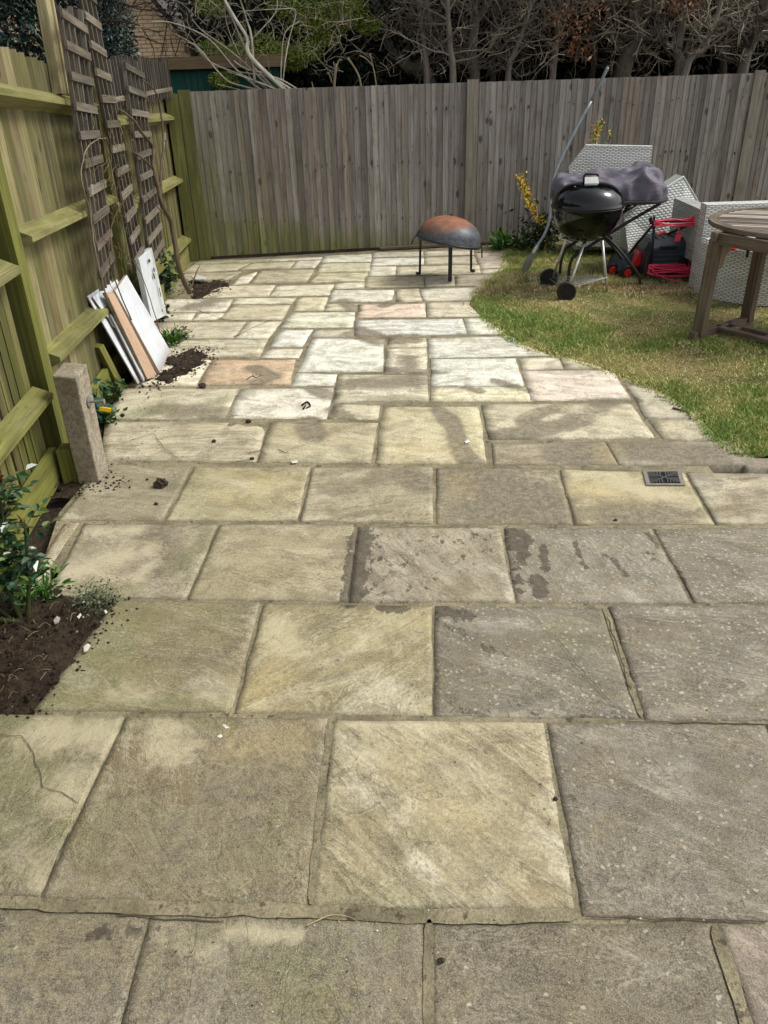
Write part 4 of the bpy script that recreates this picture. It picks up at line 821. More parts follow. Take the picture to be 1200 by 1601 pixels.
# bits lying on the paving
def clod(u, v, r, label, name='soil_clod', col=(52,42,32), cat='clod', flat=.7):
    t = MB(); p = V3(*G(u, v), r*.35); n = 7; vs_ = []
    for a in range(6):
        for b in range(10):
            ph = math.pi*a/5; th = 2*math.pi*b/10; rr = r*(1+random.uniform(-.28, .28)); vs_.append(p+rr*V3(math.sin(ph)*math.cos(th), math.sin(ph)*math.sin(th)*.8, math.cos(ph)*flat))
    t.add(vs_, [(a*10+b, (a+1)*10+b, (a+1)*10+(b+1) % 10, a*10+(b+1) % 10) for a in range(5) for b in range(10)])
    return tag(t.build(name, plain('clod', L4(*col), .95, 0, .4, 120, .8)), label, cat)
clod(252,760,.033,'round dark brown clod on the slab nearest the concrete spur')
clod(316,606,.026,'brown clod at the joint below the orange slab')
clod(388,660,.015,'flat dark clump on the joint left of the middle')
clod(394,718,.011,'tiny black lump at the slab corner in line with the spur foot')
clod(334,691,.012,'small brown crumb with a pale tail on the streaky slab')
clod(244,789,.010,'small scrap of earth below the round clod')
clod(962,814,.008,'little black fleck near the drain cover slab')
clod(689,1504,.008,'black speck low down at the joint of the nearest slabs')
clod(868,1250,.007,'tiny dark stone stuck in the joint right of the golden slab')
def scrap(px, z, label, name, cat, c, th=.002):
    cx_ = sum(p[0] for p in px)/len(px); cy_ = sum(p[1] for p in px)/len(px); px = [(cx_+(a-cx_)*.7, cy_+(b-cy_)*.7) for a, b in px]; c = tuple(q*.9 for q in c); th *= .6
    P = [(*G(u, v), z+.001*(i % 2)) for i, (u, v) in enumerate(px)]; m = MB(); m.prism(P, (0, 0, th)); return tag(m.build(name, plain(name, L4(*c), .7, 0, .1, 60, .1)), label, cat)
scrap([(340,1151),(346,1149),(350,1153),(344,1157),(338,1155)], .004, 'white paint flake, lower of the pair on the dark slab', 'paint_flake', 'flake', (232,230,220))
scrap([(345,1134),(351,1133),(358,1138),(362,1142),(352,1142)], .004, 'white double flake near the top joint of the dark slab', 'paint_flake', 'flake', (222,220,208))
scrap([(724,691),(733,688),(736,692),(727,696)], .004, 'small white paper scrap on the grey vein left of centre', 'paper_scrap', 'scrap', (236,234,228))
scrap([(452,722),(466,720),(468,725),(455,727)], .004, 'pale chip on the long joint, above the yellow slab', 'stone_chip', 'chip', (220,216,204))
scrap([(130,1017),(140,1010),(145,1014),(138,1026),(131,1028)], .014, 'white stone flake on the spilled soil by the rose bed', 'stone_chip', 'chip', (214,210,200), .006)
scrap([(84,980),(92,971),(98,974),(94,983),(86,986)], .02, 'grey stone on the bed right of the rose stems', 'stone_chip', 'chip', (168,164,154), .012)
scrap([(162,960),(166,958),(170,961),(166,966)], .012, 'small white pebble in the soil at the slab corner', 'stone_chip', 'chip', (224,220,210), .005)
scrap([(120,972),(128,964),(130,967),(124,976)], .016, 'narrow white chip in the bed between thyme and stones', 'stone_chip', 'chip', (220,216,206), .005)
scrap([(294,438),(306,435),(328,440),(325,446),(305,446)], .03, 'loose piece of broken pale slab lying on the earth by the climber', 'slab_piece', 'slab', (206,206,194), .02)
def twig(px, label, c=(96,80,60), r=.002, z=.006):
    P = smooth_path([(*G(u, v), z) for u, v in px], 5); m = MB(); m.col = (*lin(c), 1); m.tube(P, np.linspace(r, r*.5, len(P)), 6); return tag(m.build('twig', M_bark, smooth=True), label, 'twig')
twig([(1051,640),(1063,643),(1075,647)], 'brown cigar shaped twig on the slab beside the lawn edge', (92,76,54), .006, .008)
twig([(472,635),(480,630),(485,636),(478,640)], 'dark curled twig on the white slab', (34,28,22), .006)
twig([(474,641),(478,634)], 'short black stalk beside the curled twig on the white slab', (34,28,22), .006)
twig([(435,704),(445,709),(450,707)], 'thin curved dry stalk on the tan slab left of the middle', (90,74,54))
twig([(372,1394),(385,1384),(398,1374)], 'straight straw lying on the big olive slab', (178,164,118), .0014)
twig([(478,1450),(500,1440),(520,1433),(545,1436),(562,1445)], 'long pale straw across the mortar band', (186,172,128), .0014)
twig([(290,1497),(300,1494),(305,1485)], 'short hooked straw on the nearest row of slabs', (190,178,140), .0014)
twig([(385,595),(395,589),(400,592),(408,588)], 'wiry black root bit on the orange slab', (50,40,30), .003)
m = MB()
for k in range(420):
    v = random.uniform(560, 1590); u = random.uniform(200, 1180); g_p = G(u, v)
    if g_p[0] > xedge(g_p[1])-.02 and g_p[1] > EP[-3, 1]: continue
    r = random.uniform(.0010, .0034); c = random.choice([(40,34,28), (60,50,38), (196,190,172), (170,160,130), (84,76,58)])
    o6 = np.array([(1,0,0),(-1,0,0),(0,.8,0),(0,-.8,0),(0,0,.5),(0,0,-.5)])*r*(.6+.8*rng.random((6, 1))); m.col = (*lin(c), 1)
    m.add(V3(*g_p, r*.4+.002)+o6, [(0,2,4),(2,1,4),(1,3,4),(3,0,4),(2,0,5),(1,2,5),(3,1,5),(0,3,5)])
for k in range(700):
    if k < 450: yy = random.uniform(3.45, 8.3); xx = xedge(yy)+random.gauss(-.01, .022)
    else: yy = random.uniform(3.4, 8.0); xx = np.interp(yy, [3.4, 4.6, 5.9, 8.0], [-1.27, -1.42, -1.52, -1.75])+abs(random.gauss(0, .10))
    r = random.uniform(.0015, .0065); m.col = (*lin(random.choice([(52,42,32), (74,60,44), (110,94,66), (60,50,36), (138,118,80)])), 1); o6 = np.array([(1,0,0),(-1,0,0),(0,.8,0),(0,-.8,0),(0,0,.5),(0,0,-.5)])*r*(.5+1.*rng.random((6, 1)))
    m.add(V3(xx, yy, r*.4+.003)+o6, [(0,2,4),(2,1,4),(1,3,4),(3,0,4),(2,0,5),(1,2,5),(3,1,5),(0,3,5)])
tag(m.build('grit', M_leaf), kind='stuff', label='scattered specks of grit and litter on the paving', cat='grit')

# drain cover let into the slab
dr = thing('drain_cover', (*G(1038, 748), .0), 'square black slotted drain cover in a grey frame, near the lawn edge', 'drain')
q = [np.array([*G(u, v), .006]) for u, v in [(1004,737),(1064,736),(1071,760),(1010,760)]]; cq = sum(q)/4
m = MB(); inn = [cq+(p-cq)*.78 for p in q]
m.add([*q, *inn, *[p-V3(0, 0, .02) for p in q], *[p-V3(0, 0, .02) for p in inn]], [(i, (i+1) % 4, (i+1) % 4+4, i+4) for i in range(4)]+[(i+8, (i+1) % 4+8, (i+1) % 4, i) for i in range(4)]+[(i+4, (i+1) % 4+4, (i+1) % 4+12, i+12) for i in range(4)]); m.build('frame', plain('drain_frame', L4(118,114,104), .7), dr)
m = MB(); pit = [p-V3(0, 0, .004) for p in inn]; m.add(pit, [(0, 1, 2, 3)]); m.build('pit', plain('drain_dark', L4(10,10,10), .9), dr)
m = MB(); ex, ey = unit(q[1]-q[0]), unit(q[0]-q[3]); L = np.linalg.norm(inn[1]-inn[0])/2
m.bar(cq-(ex+ey*.75)*L*.95, cq+(ex+ey*.75)*L*.95, .007, .004); m.bar(cq-(ex-ey*.75)*L*.95, cq+(ex-ey*.75)*L*.95, .007, .004)
for k in range(-5, 6):
    t = k/5.5*L
    if abs(t) < .1*L: continue
    # slats fan parallel to the sides in each quarter
    w_in = abs(t); m.bar(cq+ex*t+ey*.72*w_in*.9, cq+ex*t+ey*L*.78, .0042, .004); m.bar(cq+ex*t-ey*.72*w_in*.9, cq+ex*t-ey*L*.78, .0042, .004)
    m.bar(cq+ey*t*.76+ex*w_in*1.05, cq+ey*t*.76+ex*L*.98, .003, .004); m.bar(cq+ey*t*.76-ex*w_in*1.05, cq+ey*t*.76-ex*L*.98, .003, .004)
m.build('grating', plain('drain_grey', L4(88,88,84), .55), dr)

# ------------------------------------------------------------------ white boards against the left fence
M_white = plain('white_laminate', L4(212, 216, 220), .35, 0, .07, 6, .02)
def mat_lam():
    s = SH('white_laminate_grimy', .4, .4); P = s.pos(); n1 = s.noise(P, 14, 6, .7); n2 = s.noise(s.map(P, (1, 1, .3)), 45, 5, .75); sx = s.n('ShaderNodeSeparateXYZ'); s.put(sx.inputs[0], P)
    c = s.mix(s.sm(n1, .42, .7, 0, .35), L4(206, 211, 216), L4(170, 166, 154)); c = s.mix(s.sm(n2, .62, .7, 0, .6), c, L4(120, 106, 84))
    lo = s.sm(s.ma('ADD', sx.outputs[2], s.ma('MULTIPLY', n1, .12)), .17, .05, 0, .7); c = s.mix(lo, c, L4(118, 100, 76)); s.col(c); s.bump(n1, .1, .003); return s.m
M_white = mat_lam()
M_mdf = plain('chipboard', L4(176, 148, 124), .85, 0, .15, 90, .3)
M_grim = plain('grimy_edge', L4(120, 110, 96), .8, 0, .3, 30, .2)
def board(name, label, p_bl, p_br, p_tr, p_tl, th, face=M_white, edge=M_mdf, jag=None):
    """quad board; its edge band is the part facing left"""
    p = [np.asarray(a, float) for a in (p_bl, p_br, p_tr, p_tl)]; n = unit(np.cross(p[1]-p[0], p[3]-p[0]));
    if n[0] < 0: n = -n
    o = None; t = thing(name, (p[0]+p[1])/2*V3(1, 1, 0), label, 'board'); m = MB(); q = p if jag is None else jag(p)
    m.prism([a for a in q], n*.003); m.build('face', face, t)
    m = MB(); m.prism([a-n*.0005 for a in q], -n*th); m.build('core', edge, t, bevel=.001)
    return t
bz = .02
B1 = [V3(*G(250,588),bz), V3(*G(266,553),bz), W(197,430,5.12), W(179,455,4.72)]
b1 = board('white_board', 'clean white laminated board leaning at the front of the stack by the left fence', *B1, .018)
# brown chipboard side strip of the carcass
nn = unit(np.cross(B1[1]-B1[0], B1[3]-B1[0])); nn = nn if nn[0] > 0 else -nn; sdn = unit(B1[0]-B1[1])
B2 = [V3(*G(231,598),bz), V3(*G(245,591),bz), W(177,457,4.70), W(165,457,4.62)]
board('chipboard_strip', 'brown chipboard strip with dark edge leaning left of the clean white board', *B2, .03, M_mdf, M_grim)
def jag(p):
    L = lambda a, b, t: a+(b-a)*t
    bl, br, tr, tl = p; w = unit(br-bl); out = [bl+w*.03, br, tr, tl]
    for t, d in ((.12, .012), (.22, .03), (.28, .05), (.36, .045), (.42, .075), (.5, .06), (.58, .085), (.66, .05), (.76, .07), (.88, .045)): out.append(L(tl, bl, t)+w*d*1.3)
    return out
B3 = [V3(*G(224,604),bz), V3(*G(242,560),bz), W(182,437,5.0), W(144,464,4.55)]
board('broken_board', 'white board with torn ragged front edge behind the clean board', *B3, .004, M_white, M_grim, jag)
B4 = [V3(*G(216,606),bz), V3(*G(238,565),bz), W(180,439,5.02)-V3(.03, 0, 0), W(141,463,4.52)-V3(.02, 0, 0)]
board('thin_panel', 'thin white backing sheet, rearmost and leftmost of the leaning boards', *B4, .006, M_white, M_grim)
B5 = [V3(*G(216,604),bz)+V3(.03,.02,0), V3(*G(228,592),bz), W(180,500,4.68), W(172,492,4.62)]
board('narrow_strip', 'narrow pale strip wedged between the torn board and the chipboard', *B5, .008, M_white, M_grim)
dt = thing('door_offcut', (*G(246,490), 0), 'narrow white door piece with black lock holes standing against the fence', 'board')
D = [FP(236,492,.11)-V3(0,0,.05), FP(259,482,.11)-V3(0,0,.05), FP(237,387,.10), FP(217,404,.10)]; n = unit(np.cross(D[1]-D[0], D[3]-D[0])); n = n if n[0] > 0 else -n
m = MB(); m.prism(D, -n*.035); m.build('panel', M_white, dt, bevel=.002)
ex, ey = unit(D[1]-D[0]), unit(D[3]-D[0]); wdt, hgt_ = np.linalg.norm(D[1]-D[0]), np.linalg.norm(D[3]-D[0])
def hole(fx, fy, rx, ry):
    c = D[0]+ex*wdt*fx+ey*hgt_*fy+n*.012; a = np.linspace(0, 2*math.pi, 15)[:-1]; m = MB(); m.prism([c+ex*rx*math.cos(t)+ey*ry*math.sin(t) for t in a], n*.002); m.build('lock_hole', plain('hole_black', L4(14,14,15), .8), dt)
for h in ((.62, .80, .018, .016), (.55, .70, .02, .022), (.72, .42, .010, .036), (.62, .12, .008, .012), (.45, .95, .03, .012)): hole(*h)

# ------------------------------------------------------------------ fire pit: upturned rusty bowl on a black stand
fp = thing('fire_pit', (.62, 7.1, 0), 'upturned rusty steel fire bowl on a black iron stand', 'fire pit')
s_ = SH('rusty_steel', .6, .4); P = s_.tex(); no = s_.noise(P, 9, 6, .65); sx = s_.n('ShaderNodeSeparateXYZ'); s_.put(sx.inputs[0], s_.pos())
rm = s_.sm(s_.ma('ADD', sx.outputs[2], s_.ma('MULTIPLY', s_.ma('SUBTRACT', no, .5), .26)), .41, .48)
s_.col(s_.mix(rm, s_.mix(s_.sm(s_.noise(P, 40, 4), .3, .7), L4(66,70,76), L4(92,96,102)), s_.mix(s_.sm(s_.noise(P, 14, 6, .7), .3, .7), L4(112,76,58), L4(150,100,74)))); s_.rough(s_.ma('MULTIPLY_ADD', rm, .35, .45)); s_.bump(s_.noise(P, 120, 3), .2, .002)
tilt = math.radians(11); ax = V3(math.sin(tilt), .06, math.cos(tilt)); cb = V3(.625, 7.1, .318)
prof = [(.275, -.012), (.277, 0), (.268, .03)]+[(.268*math.cos(a), .03+.175*math.sin(a)) for a in np.linspace(.12, math.pi/2, 14)]
prof2 = [(r*.985, z-.004) for r, z in prof[::-1]]
m = MB(); m.lathe(cb, prof+prof2, 48, ax); m.build('bowl', s_.m, fp, smooth=True)
m = MB(); th = np.linspace(0, 2*math.pi, 41); xa = unit(np.cross(ax, (0, 1, 0))); ya = np.cross(ax, xa)
m.tube([cb+.277*(math.cos(a)*xa+math.sin(a)*ya) for a in th], .006, 8, False); m.build('rim', M_bmetal, fp, smooth=True)
for (u, v), (u1, v1) in [((656,430), (657,368)), ((703,441), (702,376)), ((736,426), (733,382))]:
    g_ = G(u, v); f = V3(*g_, 0); tp = V3(g_[0]*.97+.02, g_[1], W(u1, v1, g_[1])[2]); w = .034 if u == 703 else .02
    m = MB(); m.bar(f+V3(0, 0, .01), tp, w, .012, (0, 1, 0)); m.build('leg', M_bmetal, fp, bevel=.002)
    m = MB(); sgn = -1 if u == 656 else (1 if u == 736 else 0); e = f+V3(.035*sgn, -.03 if sgn == 0 else 0, .018)
    m.tube([f+V3(0, 0, .014), e], .012, 10); m.build('foot', M_bmetal, fp, smooth=True)
f4 = V3(.66, 7.36, 0); m = MB(); m.bar(f4, V3(.65, 7.34, .32), .02, .012, (0, 1, 0)); m.build('leg', M_bmetal, fp)
m = MB(); m.tube([W(655,360,7.1), W(645,376,7.0), W(643,381,7.0)], .007, 8); m.build('handle', M_bmetal, fp)
m = MB(); m.tube([W(751,383,7.15), W(753,386,7.15), W(753,403,7.15)], .006, 8); m.build('handle', M_bmetal, fp)

# ------------------------------------------------------------------ kettle barbecue
K = V3(1.648, 6.55, 0)
bq = thing('kettle_barbecue', K, 'round black kettle barbecue with domed lid on three thin silver legs', 'barbecue')
rz = W(916, 325, 6.28)[2]; rz = .655; R0 = .272
m = MB(); pr = [(0.0, rz-.262)]+[(R0*math.sin(a)*1.0, rz-.0-.262*math.cos(a)**.92) for a in np.linspace(.12, math.pi/2-.04, 16)]+[(R0+.004, rz-.008), (R0+.006, rz), (R0-.01, rz+.002)]
m.lathe(K, pr, 56); m.build('bowl', M_black, bq, smooth=True)
m = MB(); pr = [(R0+.006, rz+.002), (R0+.009, rz+.010), (R0+.002, rz+.018)]+[(R0*math.cos(a)**.68, rz+.018+.156*math.sin(a)) for a in np.linspace(.08, math.pi/2-.001, 18)]
m.lathe(K, pr, 56); lid = m.build('lid', M_black, bq, smooth=True)
ztop = rz+.174
m = MB(); m.tube([K+V3(-.052, -.03, ztop-.0035), K+V3(-.052, -.03, ztop+.05), K+V3(-.045, -.03, ztop+.058), K+V3(.045, -.03, ztop+.058), K+V3(.052, -.03, ztop+.05), K+V3(.052, -.03, ztop-.0035)], .009, 10); m.build('lid_handle', M_rubber, bq, smooth=True)
m = MB(); m.add([K+V3(x, y, z) for x, y, z in [(-.055, -.075, ztop-.012), (.055, -.075, ztop-.012), (.05, -.045, ztop+.04), (-.05, -.045, ztop+.04)]], [(0, 1, 2, 3)]); m.add([K+V3(x, y+.003, z) for x, y, z in [(-.055, -.075, ztop-.012), (.055, -.075, ztop-.012), (.05, -.045, ztop+.04), (-.05, -.045, ztop+.04)]], [(3, 2, 1, 0)]); m.build('heat_shield', M_alu, bq)
vc = K+V3(-.125, -.09, rz+.138); va = unit(V3(-.35, -.3, 1)); m = MB(); m.lathe(vc, [(.0, .004), (.036, .004), (.038, 0), (.036, -.004)], 24, va); m.tube([vc+va*.004, vc+va*.02], .006, 8); m.build('lid_vent', M_alu, bq, smooth=False)
m = MB(); m.tube([K+V3(R0, -.06, rz-.02), K+V3(R0+.035, -.075, rz-.012), K+V3(R0+.06, -.07, rz-.0035), K+V3(R0+.06, .0, rz-.0035), K+V3(R0+.03, .02, rz-.02)], .009, 8); m.build('side_handle', M_rubber, bq, smooth=True)
zb = rz-.235
w1, w2, f3 = V3(*G(884, 471), 0), V3(*G(857, 449), 0), V3(*G(949, 457), 0)
l1t, l2t, l3t = K+V3(-.02, -.11, zb), K+V3(-.13, .02, zb+.02), K+V3(.13, -.02, zb+.01)
for a, b, nm in [(l1t, w1+V3(.015, .02, .075), 0), (l2t, w2+V3(.03, .0, .075), 0), (l3t, f3, 0)]:
    m = MB(); m.tube([a, b], .0105, 10); m.build('leg', M_alu, bq, smooth=True)
    m = MB(); d = unit(b-a); m.tube([a-d*.02, a+d*.03], .014, 10); m.build('leg_socket', M_bmetal, bq, smooth=True)
axd = unit(w1-w2); axs = V3(axd[0], axd[1], 0)
for w in (w1, w2):
    c = w+V3(0, 0, .075); sgn = 1 if w is w1 else -1; ax_ = unit(V3(-.12, -1, 0.)) if w is w1 else unit(V3(-.12, -1, 0.))
    m = MB(); m.lathe(c, [(.0, .012), (.02, .014), (.024, .008), (.052, .008), (.056, .016), (.068, .018), (.075, .012), (.075, -.012), (.068, -.018), (0, -.014)], 32, ax_); wh = m.build('wheel', M_rubber, bq, smooth=False)
    m = MB(); m.lathe(c, [(0, .02), (.010, .019), (.012, .01)], 16, ax_); m.build('hub', M_bmetal, wh)
    m = MB()
    for k in range(8):
        a = k*math.pi/4; xx = unit(np.cross(ax_, (0, 0, 1))); dd = xx*math.cos(a)+V3(0, 0, 1)*math.sin(a); m.bar(c+ax_*.011+dd*.012, c+ax_*.011+dd*.054, .006, .006, ax_)
    m.build('spokes', M_bmetal, wh)
m = MB(); m.tube([w1+V3(.0, .02, .075), w2+V3(0, -.02, .075)], .006, 8); a1, a2 = w1+V3(0, .02, .09), w2+V3(.02, 0, .09); f3r = f3+V3(-.01, 0, .12)
for t in np.linspace(0, 1, 7): m.tube([a1+(a2-a1)*t, f3r], .0022, 6)
m.build('wire_rack', M_steel, bq)
m = MB(); m.tube([l1t+V3(0, 0, .01), l2t+V3(-.0, 0, .0), l3t, l1t+V3(0, 0, .01)], .007, 8); m.build('leg_ring', M_steel, bq)
m = MB(); m.tube([K+V3(-.2, -.06, rz-.19), K+V3(-.22, -.07, rz-.22), K+V3(-.12, -.1, rz-.25)], .006, 6); m.build('vent_lever', M_alu, bq)

# ------------------------------------------------------------------ black folding table behind, with the barbecue cover thrown on it
bt = thing('folding_table', (1.95, 7.0, 0), 'black round ended table on crossed tube legs behind the kettle barbecue', 'table')
tz = .655; a = np.linspace(-math.pi/2, math.pi/2, 17); out = [(2.16+.24*math.cos(t), 6.97+.26*math.sin(t), tz-.03) for t in a]+[(1.68-.24*math.cos(t), 6.97-.26*math.sin(t)*-1*-1, tz-.03) for t in a]
out = [(2.16+.24*math.cos(t), 6.97+.26*math.sin(t), tz-.03) for t in a]+[(1.70-.24*math.cos(t), 6.97-.26*math.sin(t), tz-.03) for t in a]
m = MB(); m.prism(out, (0, 0, .03)); m.build('table_top', plain('dark_table', L4(40,36,38), .5), bt, bevel=.008)
for y in (6.80, 7.12):
    for P in ([(2.30, y, .62), (2.02, y-.02, .47), (1.68, y-.05, .27), (1.60, y-.07, .20), (1.585, y-.08, .01)], [(1.52, y, .62), (1.9, y-.05, .36), (2.13, y-.12, .12), (2.165, y-.14, .05), (2.17, y-.14, .0)]):
        m = MB(); Q = smooth_path(P, 5); m.tube(Q, .0125, 10); m.build('leg', M_bmetal, bt, smooth=True)
m = MB(); m.tube([(1.92, 6.75, .37), (1.92, 7.12, .37)], .01, 8); m.build('stretcher', M_bmetal, bt)
cvs = SH('cover_cloth', .62, .35); n1 = cvs.noise(cvs.tex(), 6, 4); cvs.col(cvs.mix(cvs.sm(n1, .3, .7), L4(84,80,90), L4(104,100,112))); n2 = cvs.noise(cvs.map(cvs.tex(), (3, 3, 9)), 3, 5, .6, 1.2); cvs.bump(n2, .35, .02)
nu, nv2 = 44, 28; xs = np.linspace(1.44, 2.37, nu); keyx = [1.44, 1.5, 1.60, 1.72, 1.80, 1.95, 2.06, 2.13, 2.22, 2.32, 2.37]; keyz = [.815, .85, .83, .845, .87, .855, .862, .905, .885, .83, .76]; keyw = [.10, .16, .18, .18, .2, .2, .21, .22, .22, .19, .13]
vv = []
for i, x_ in enumerate(xs):
    zt_ = np.interp(x_, keyx, keyz); wd_ = np.interp(x_, keyx, keyw); zb_ = tz+.002
    for j in range(nv2):
        th = math.pi*j/(nv2-1); y_0 = -math.cos(th); prof_ = math.sin(th)**.62
        fold = (.5-abs(fbm(np.array([x_*3.2+j*.10]), np.array([j*.12-x_*3]), 3)[0]-.5)*4)*.75
        z_ = zb_+(zt_-zb_)*prof_*(1+fold*.3); y__ = 6.95+wd_*y_0*(1+fold*.45)+.05*(x_-1.9)
        endf = min(1, (x_-1.44)/.03, (2.37-x_)/.03); endf = max(endf, 0)**.5
        vv.append((x_+fold*.03, 6.95+(y__-6.95)*(.55+.45*endf), zb_+(z_-zb_)*(.62+.38*endf)))
m = MB(); fs_ = [(i*nv2+j, i*nv2+j+1, (i+1)*nv2+j+1, (i+1)*nv2+j) for i in range(nu-1) for j in range(nv2-1)]
fs_ += [tuple(j for j in range(nv2)), tuple((nu-1)*nv2+j for j in range(nv2-1, -1, -1))]
m.add(vv, fs_); tag(m.build('barbecue_cover', cvs.m, smooth=True, subsurf=1), 'crumpled grey waterproof cover heaped on the black table', 'cover')

# ------------------------------------------------------------------ long bent-handled tool
sh = thing('edging_tool', (1.29, 7.2, 0), 'long bent steel handled tool with flat blade leaning over the barbecue', 'garden tool')
P = smooth_path([W(950,105,7.45), W(930,146,7.42), W(890,222,7.38), W(868,270,7.35), W(861,310,7.32), W(858,345,7.28), W(850,368,7.25), W(838,386,7.22)], 6)
m = MB(); m.tube(P[:8], .0135, 10); m.build('grip', plain('grey_grip', L4(104,112,116), .5), sh, smooth=True)
m = MB(); m.tube(P[7:], .0115, 10); m.build('handle', plain('blued_steel_tube', L4(150,160,166), .35, .5, .15, 20, .05), sh, smooth=True)
m = MB(); m.tube([W(840,384,7.22), W(833,396,7.21)], .016, 8); m.build('socket', M_alu, sh)
m = MB(); q = [W(832,394,7.21), W(838,397,7.21), W(827,420,7.2), W(819,428,7.19), W(815,424,7.19), W(821,406,7.2)]; m.prism(q, (0, .004, 0)); m.build('blade', M_steel, sh)

# ------------------------------------------------------------------ rattan furniture
wa, wb, wk = L4(212, 212, 208), L4(236, 236, 232), L4(122, 124, 122)
M_wv = mat_weave('rattan_weave', .052, .0135, wa, wb, wk)
M_wvs = mat_weave('rattan_weave_shaded', .05, .0135, L4(176, 176, 172), L4(206, 206, 200), L4(60, 62, 62))  # darker copy of the weave: shade of sides and seats in the colour
M_wvc = mat_weave('rattan_check', .040, .020, L4(184, 188, 182), L4(206, 210, 204), L4(128, 133, 128))
def wpanel(m, q, ext):
    """slab with weave coordinates: q quad BL BR TR TL, extruded by ext"""
    q = [np.asarray(a, float) for a in q]; e = np.asarray(ext, float); ux = unit(q[1]-q[0]); nz = unit(np.cross(ux, unit(e))); q2 = [a+e for a in q]
    def face(P):
        c = P[0]; n = unit(np.cross(P[1]-P[0], P[-1]-P[0])); up = V3(0, 0, 1) if abs(n[2]) < .8 else V3(0, 1, 0); h = unit(np.cross(up, n)); v_ = np.cross(n, h)
        m.add(P, [tuple(range(len(P)))], [(p@h, p@n, p@v_) for p in P])
    n = len(q); face(q[::1]); face(q2[::-1])
    for i in range(n): j = (i+1) % n; face([q[i], q2[i], q2[j], q[j]])
def wbox(m, x0, x1, y0, y1, z0, z1): wpanel(m, [(x0, y0, z0), (x1, y0, z0), (x1, y0, z1), (x0, y0, z1)], (0, y1-y0, 0))
rc = thing('rattan_armchair', (2.15, 8.0, 0), 'pale grey rattan armchair with clipped left shoulder, standing behind the barbecue', 'armchair')
m = MB(); y = 7.75; q = [W(900, 385, y), W(1000, 388, y), W(1020, 229, y), W(916, 227, y), W(889, 262, y)]; wpanel(m, q[:4]+[q[4]], (0.02, .10, 0)); m.build('backrest', M_wv, rc)
m = MB(); q = [W(889, 262, y)+V3(0, .11, -.5), W(889, 262, y)+V3(-.0, .55, -.5), W(889, 262, y)+V3(.03, .55, -.12), W(889, 262, y)+V3(.03, .11, -.08)]; wpanel(m, q, (.06, 0, 0)); m.build('armrest', M_wvs, rc)
m = MB(); wbox(m, 1.90, 2.40, 7.86, 8.38, .06, .32); m.build('seat', M_wvs, rc)
rt = thing('rattan_pouffe', (2.45, 7.3, 0), 'tipped over rattan block with chequered weave leaning between barbecue and sofa', 'pouffe')
A, B, Cc, D2 = W(974, 336, 7.15), W(1068, 276, 7.35), W(1110, 330, 7.45), W(984, 408, 7.0); E2 = W(1075, 412, 7.25)
m = MB(); wpanel(m, [D2, E2, Cc-V3(.06, 0, .0), B, A], (.05, .34, -.02)); m.build('seat_body', M_wvc, rt)
m = MB()
for a, b in ((A, B), (B, Cc-V3(.06, 0, 0)), (A, D2)): m.tube([a, b], .008, 8)
m.build('edge_trim', M_wv, rt)
sf = thing('rattan_sofa', (3.4, 6.8, 0), 'big pale grey rattan corner sofa turned with its back to the garden', 'sofa')
m = MB(); wbox(m, 2.535, 4.7, 6.43, 6.56, .015, .655); m.build('backrest', M_wv, sf)
m = MB(); wbox(m, 2.545, 2.67, 6.565, 7.2, .20, .60); m.build('armrest', M_wvs, sf)
m = MB(); wbox(m, 2.68, 4.7, 6.565, 7.15, .05, .34); m.build('seat', M_wvs, sf)
m = MB(); m.box(2.70, 4.68, 6.58, 7.14, .345, .42); m.build('cushion', plain('grey_cushion', L4(120,120,122), .9), sf, bevel=.02)
m = MB(); m.box(2.56, 2.60, 7.1, 7.16, 0, .19); m.build('leg', M_bmetal, sf)
ot = thing('rattan_footstool', (2.98, 6.2, 0), 'low half round rattan footstool behind the wooden table legs', 'footstool')
m = MB(); cc_ = V3(2.98, 6.36, 0); Rr = .47; th = np.linspace(-math.pi, 0, 41); zz = np.array([.02, .40, .425]); ro_ = [0, 0, -.02]
vv, g = [], []
for z, d in zip(zz, ro_):
    for a in th: vv.append(cc_+V3((Rr+d)*math.cos(a), (Rr+.03+d)*math.sin(a), z)); g.append((a*Rr, 0, z))
m.add(vv, [(i*41+j, i*41+j+1, (i+1)*41+j+1, (i+1)*41+j) for i in range(2) for j in range(40)], g)
top = [vv[82+j] for j in range(41)]; m.add(top, [tuple(range(41))], [(p[0], 0, p[1]) for p in top]); m.build('footstool_body', M_wv, ot)
# things lying on it
sp = thing('radio', (2.79, 6.05, .425), 'small black device with pale round face lying on the rattan footstool', 'radio')
m = MB(); c = W(1182, 390, 6.02); m.obox(c, (unit((1, .1, 0)), unit((-.1, 1, 0)), (0, 0, 1)), (.10, .06, .048)); m.build('case', M_rubber, sp, bevel=.012)
m = MB(); f = c+V3(-.035, -.062, 0); a = np.linspace(0, 2*math.pi, 21)[:-1]; m.prism([f+V3(.048*math.cos(t), .0, .036*math.sin(t)) for t in a], (0, -.003, 0)); m.build('face', plain('pale_face', L4(206, 222, 232), .3), sp)
m = MB(); c = W(1143, 386, 6.0); m.lathe(c+V3(0, 0, -.01), [(.0, .02), (.03, .016), (.045, .0), (.03, -.008), (0, -.01)], 14); tag(m.build('red_cap', M_red, smooth=True), 'small red plastic cap on the footstool beside the radio', 'cap')
m = MB(); m.tube(smooth_path([W(1128, 388, 6.0), W(1150, 384, 6.05), W(1165, 378, 6.1), W(1178, 380, 6.1)], 5), .004, 6); tag(m.build('white_cable', M_white, smooth=True), 'short white cable running across the footstool to the radio', 'cable')

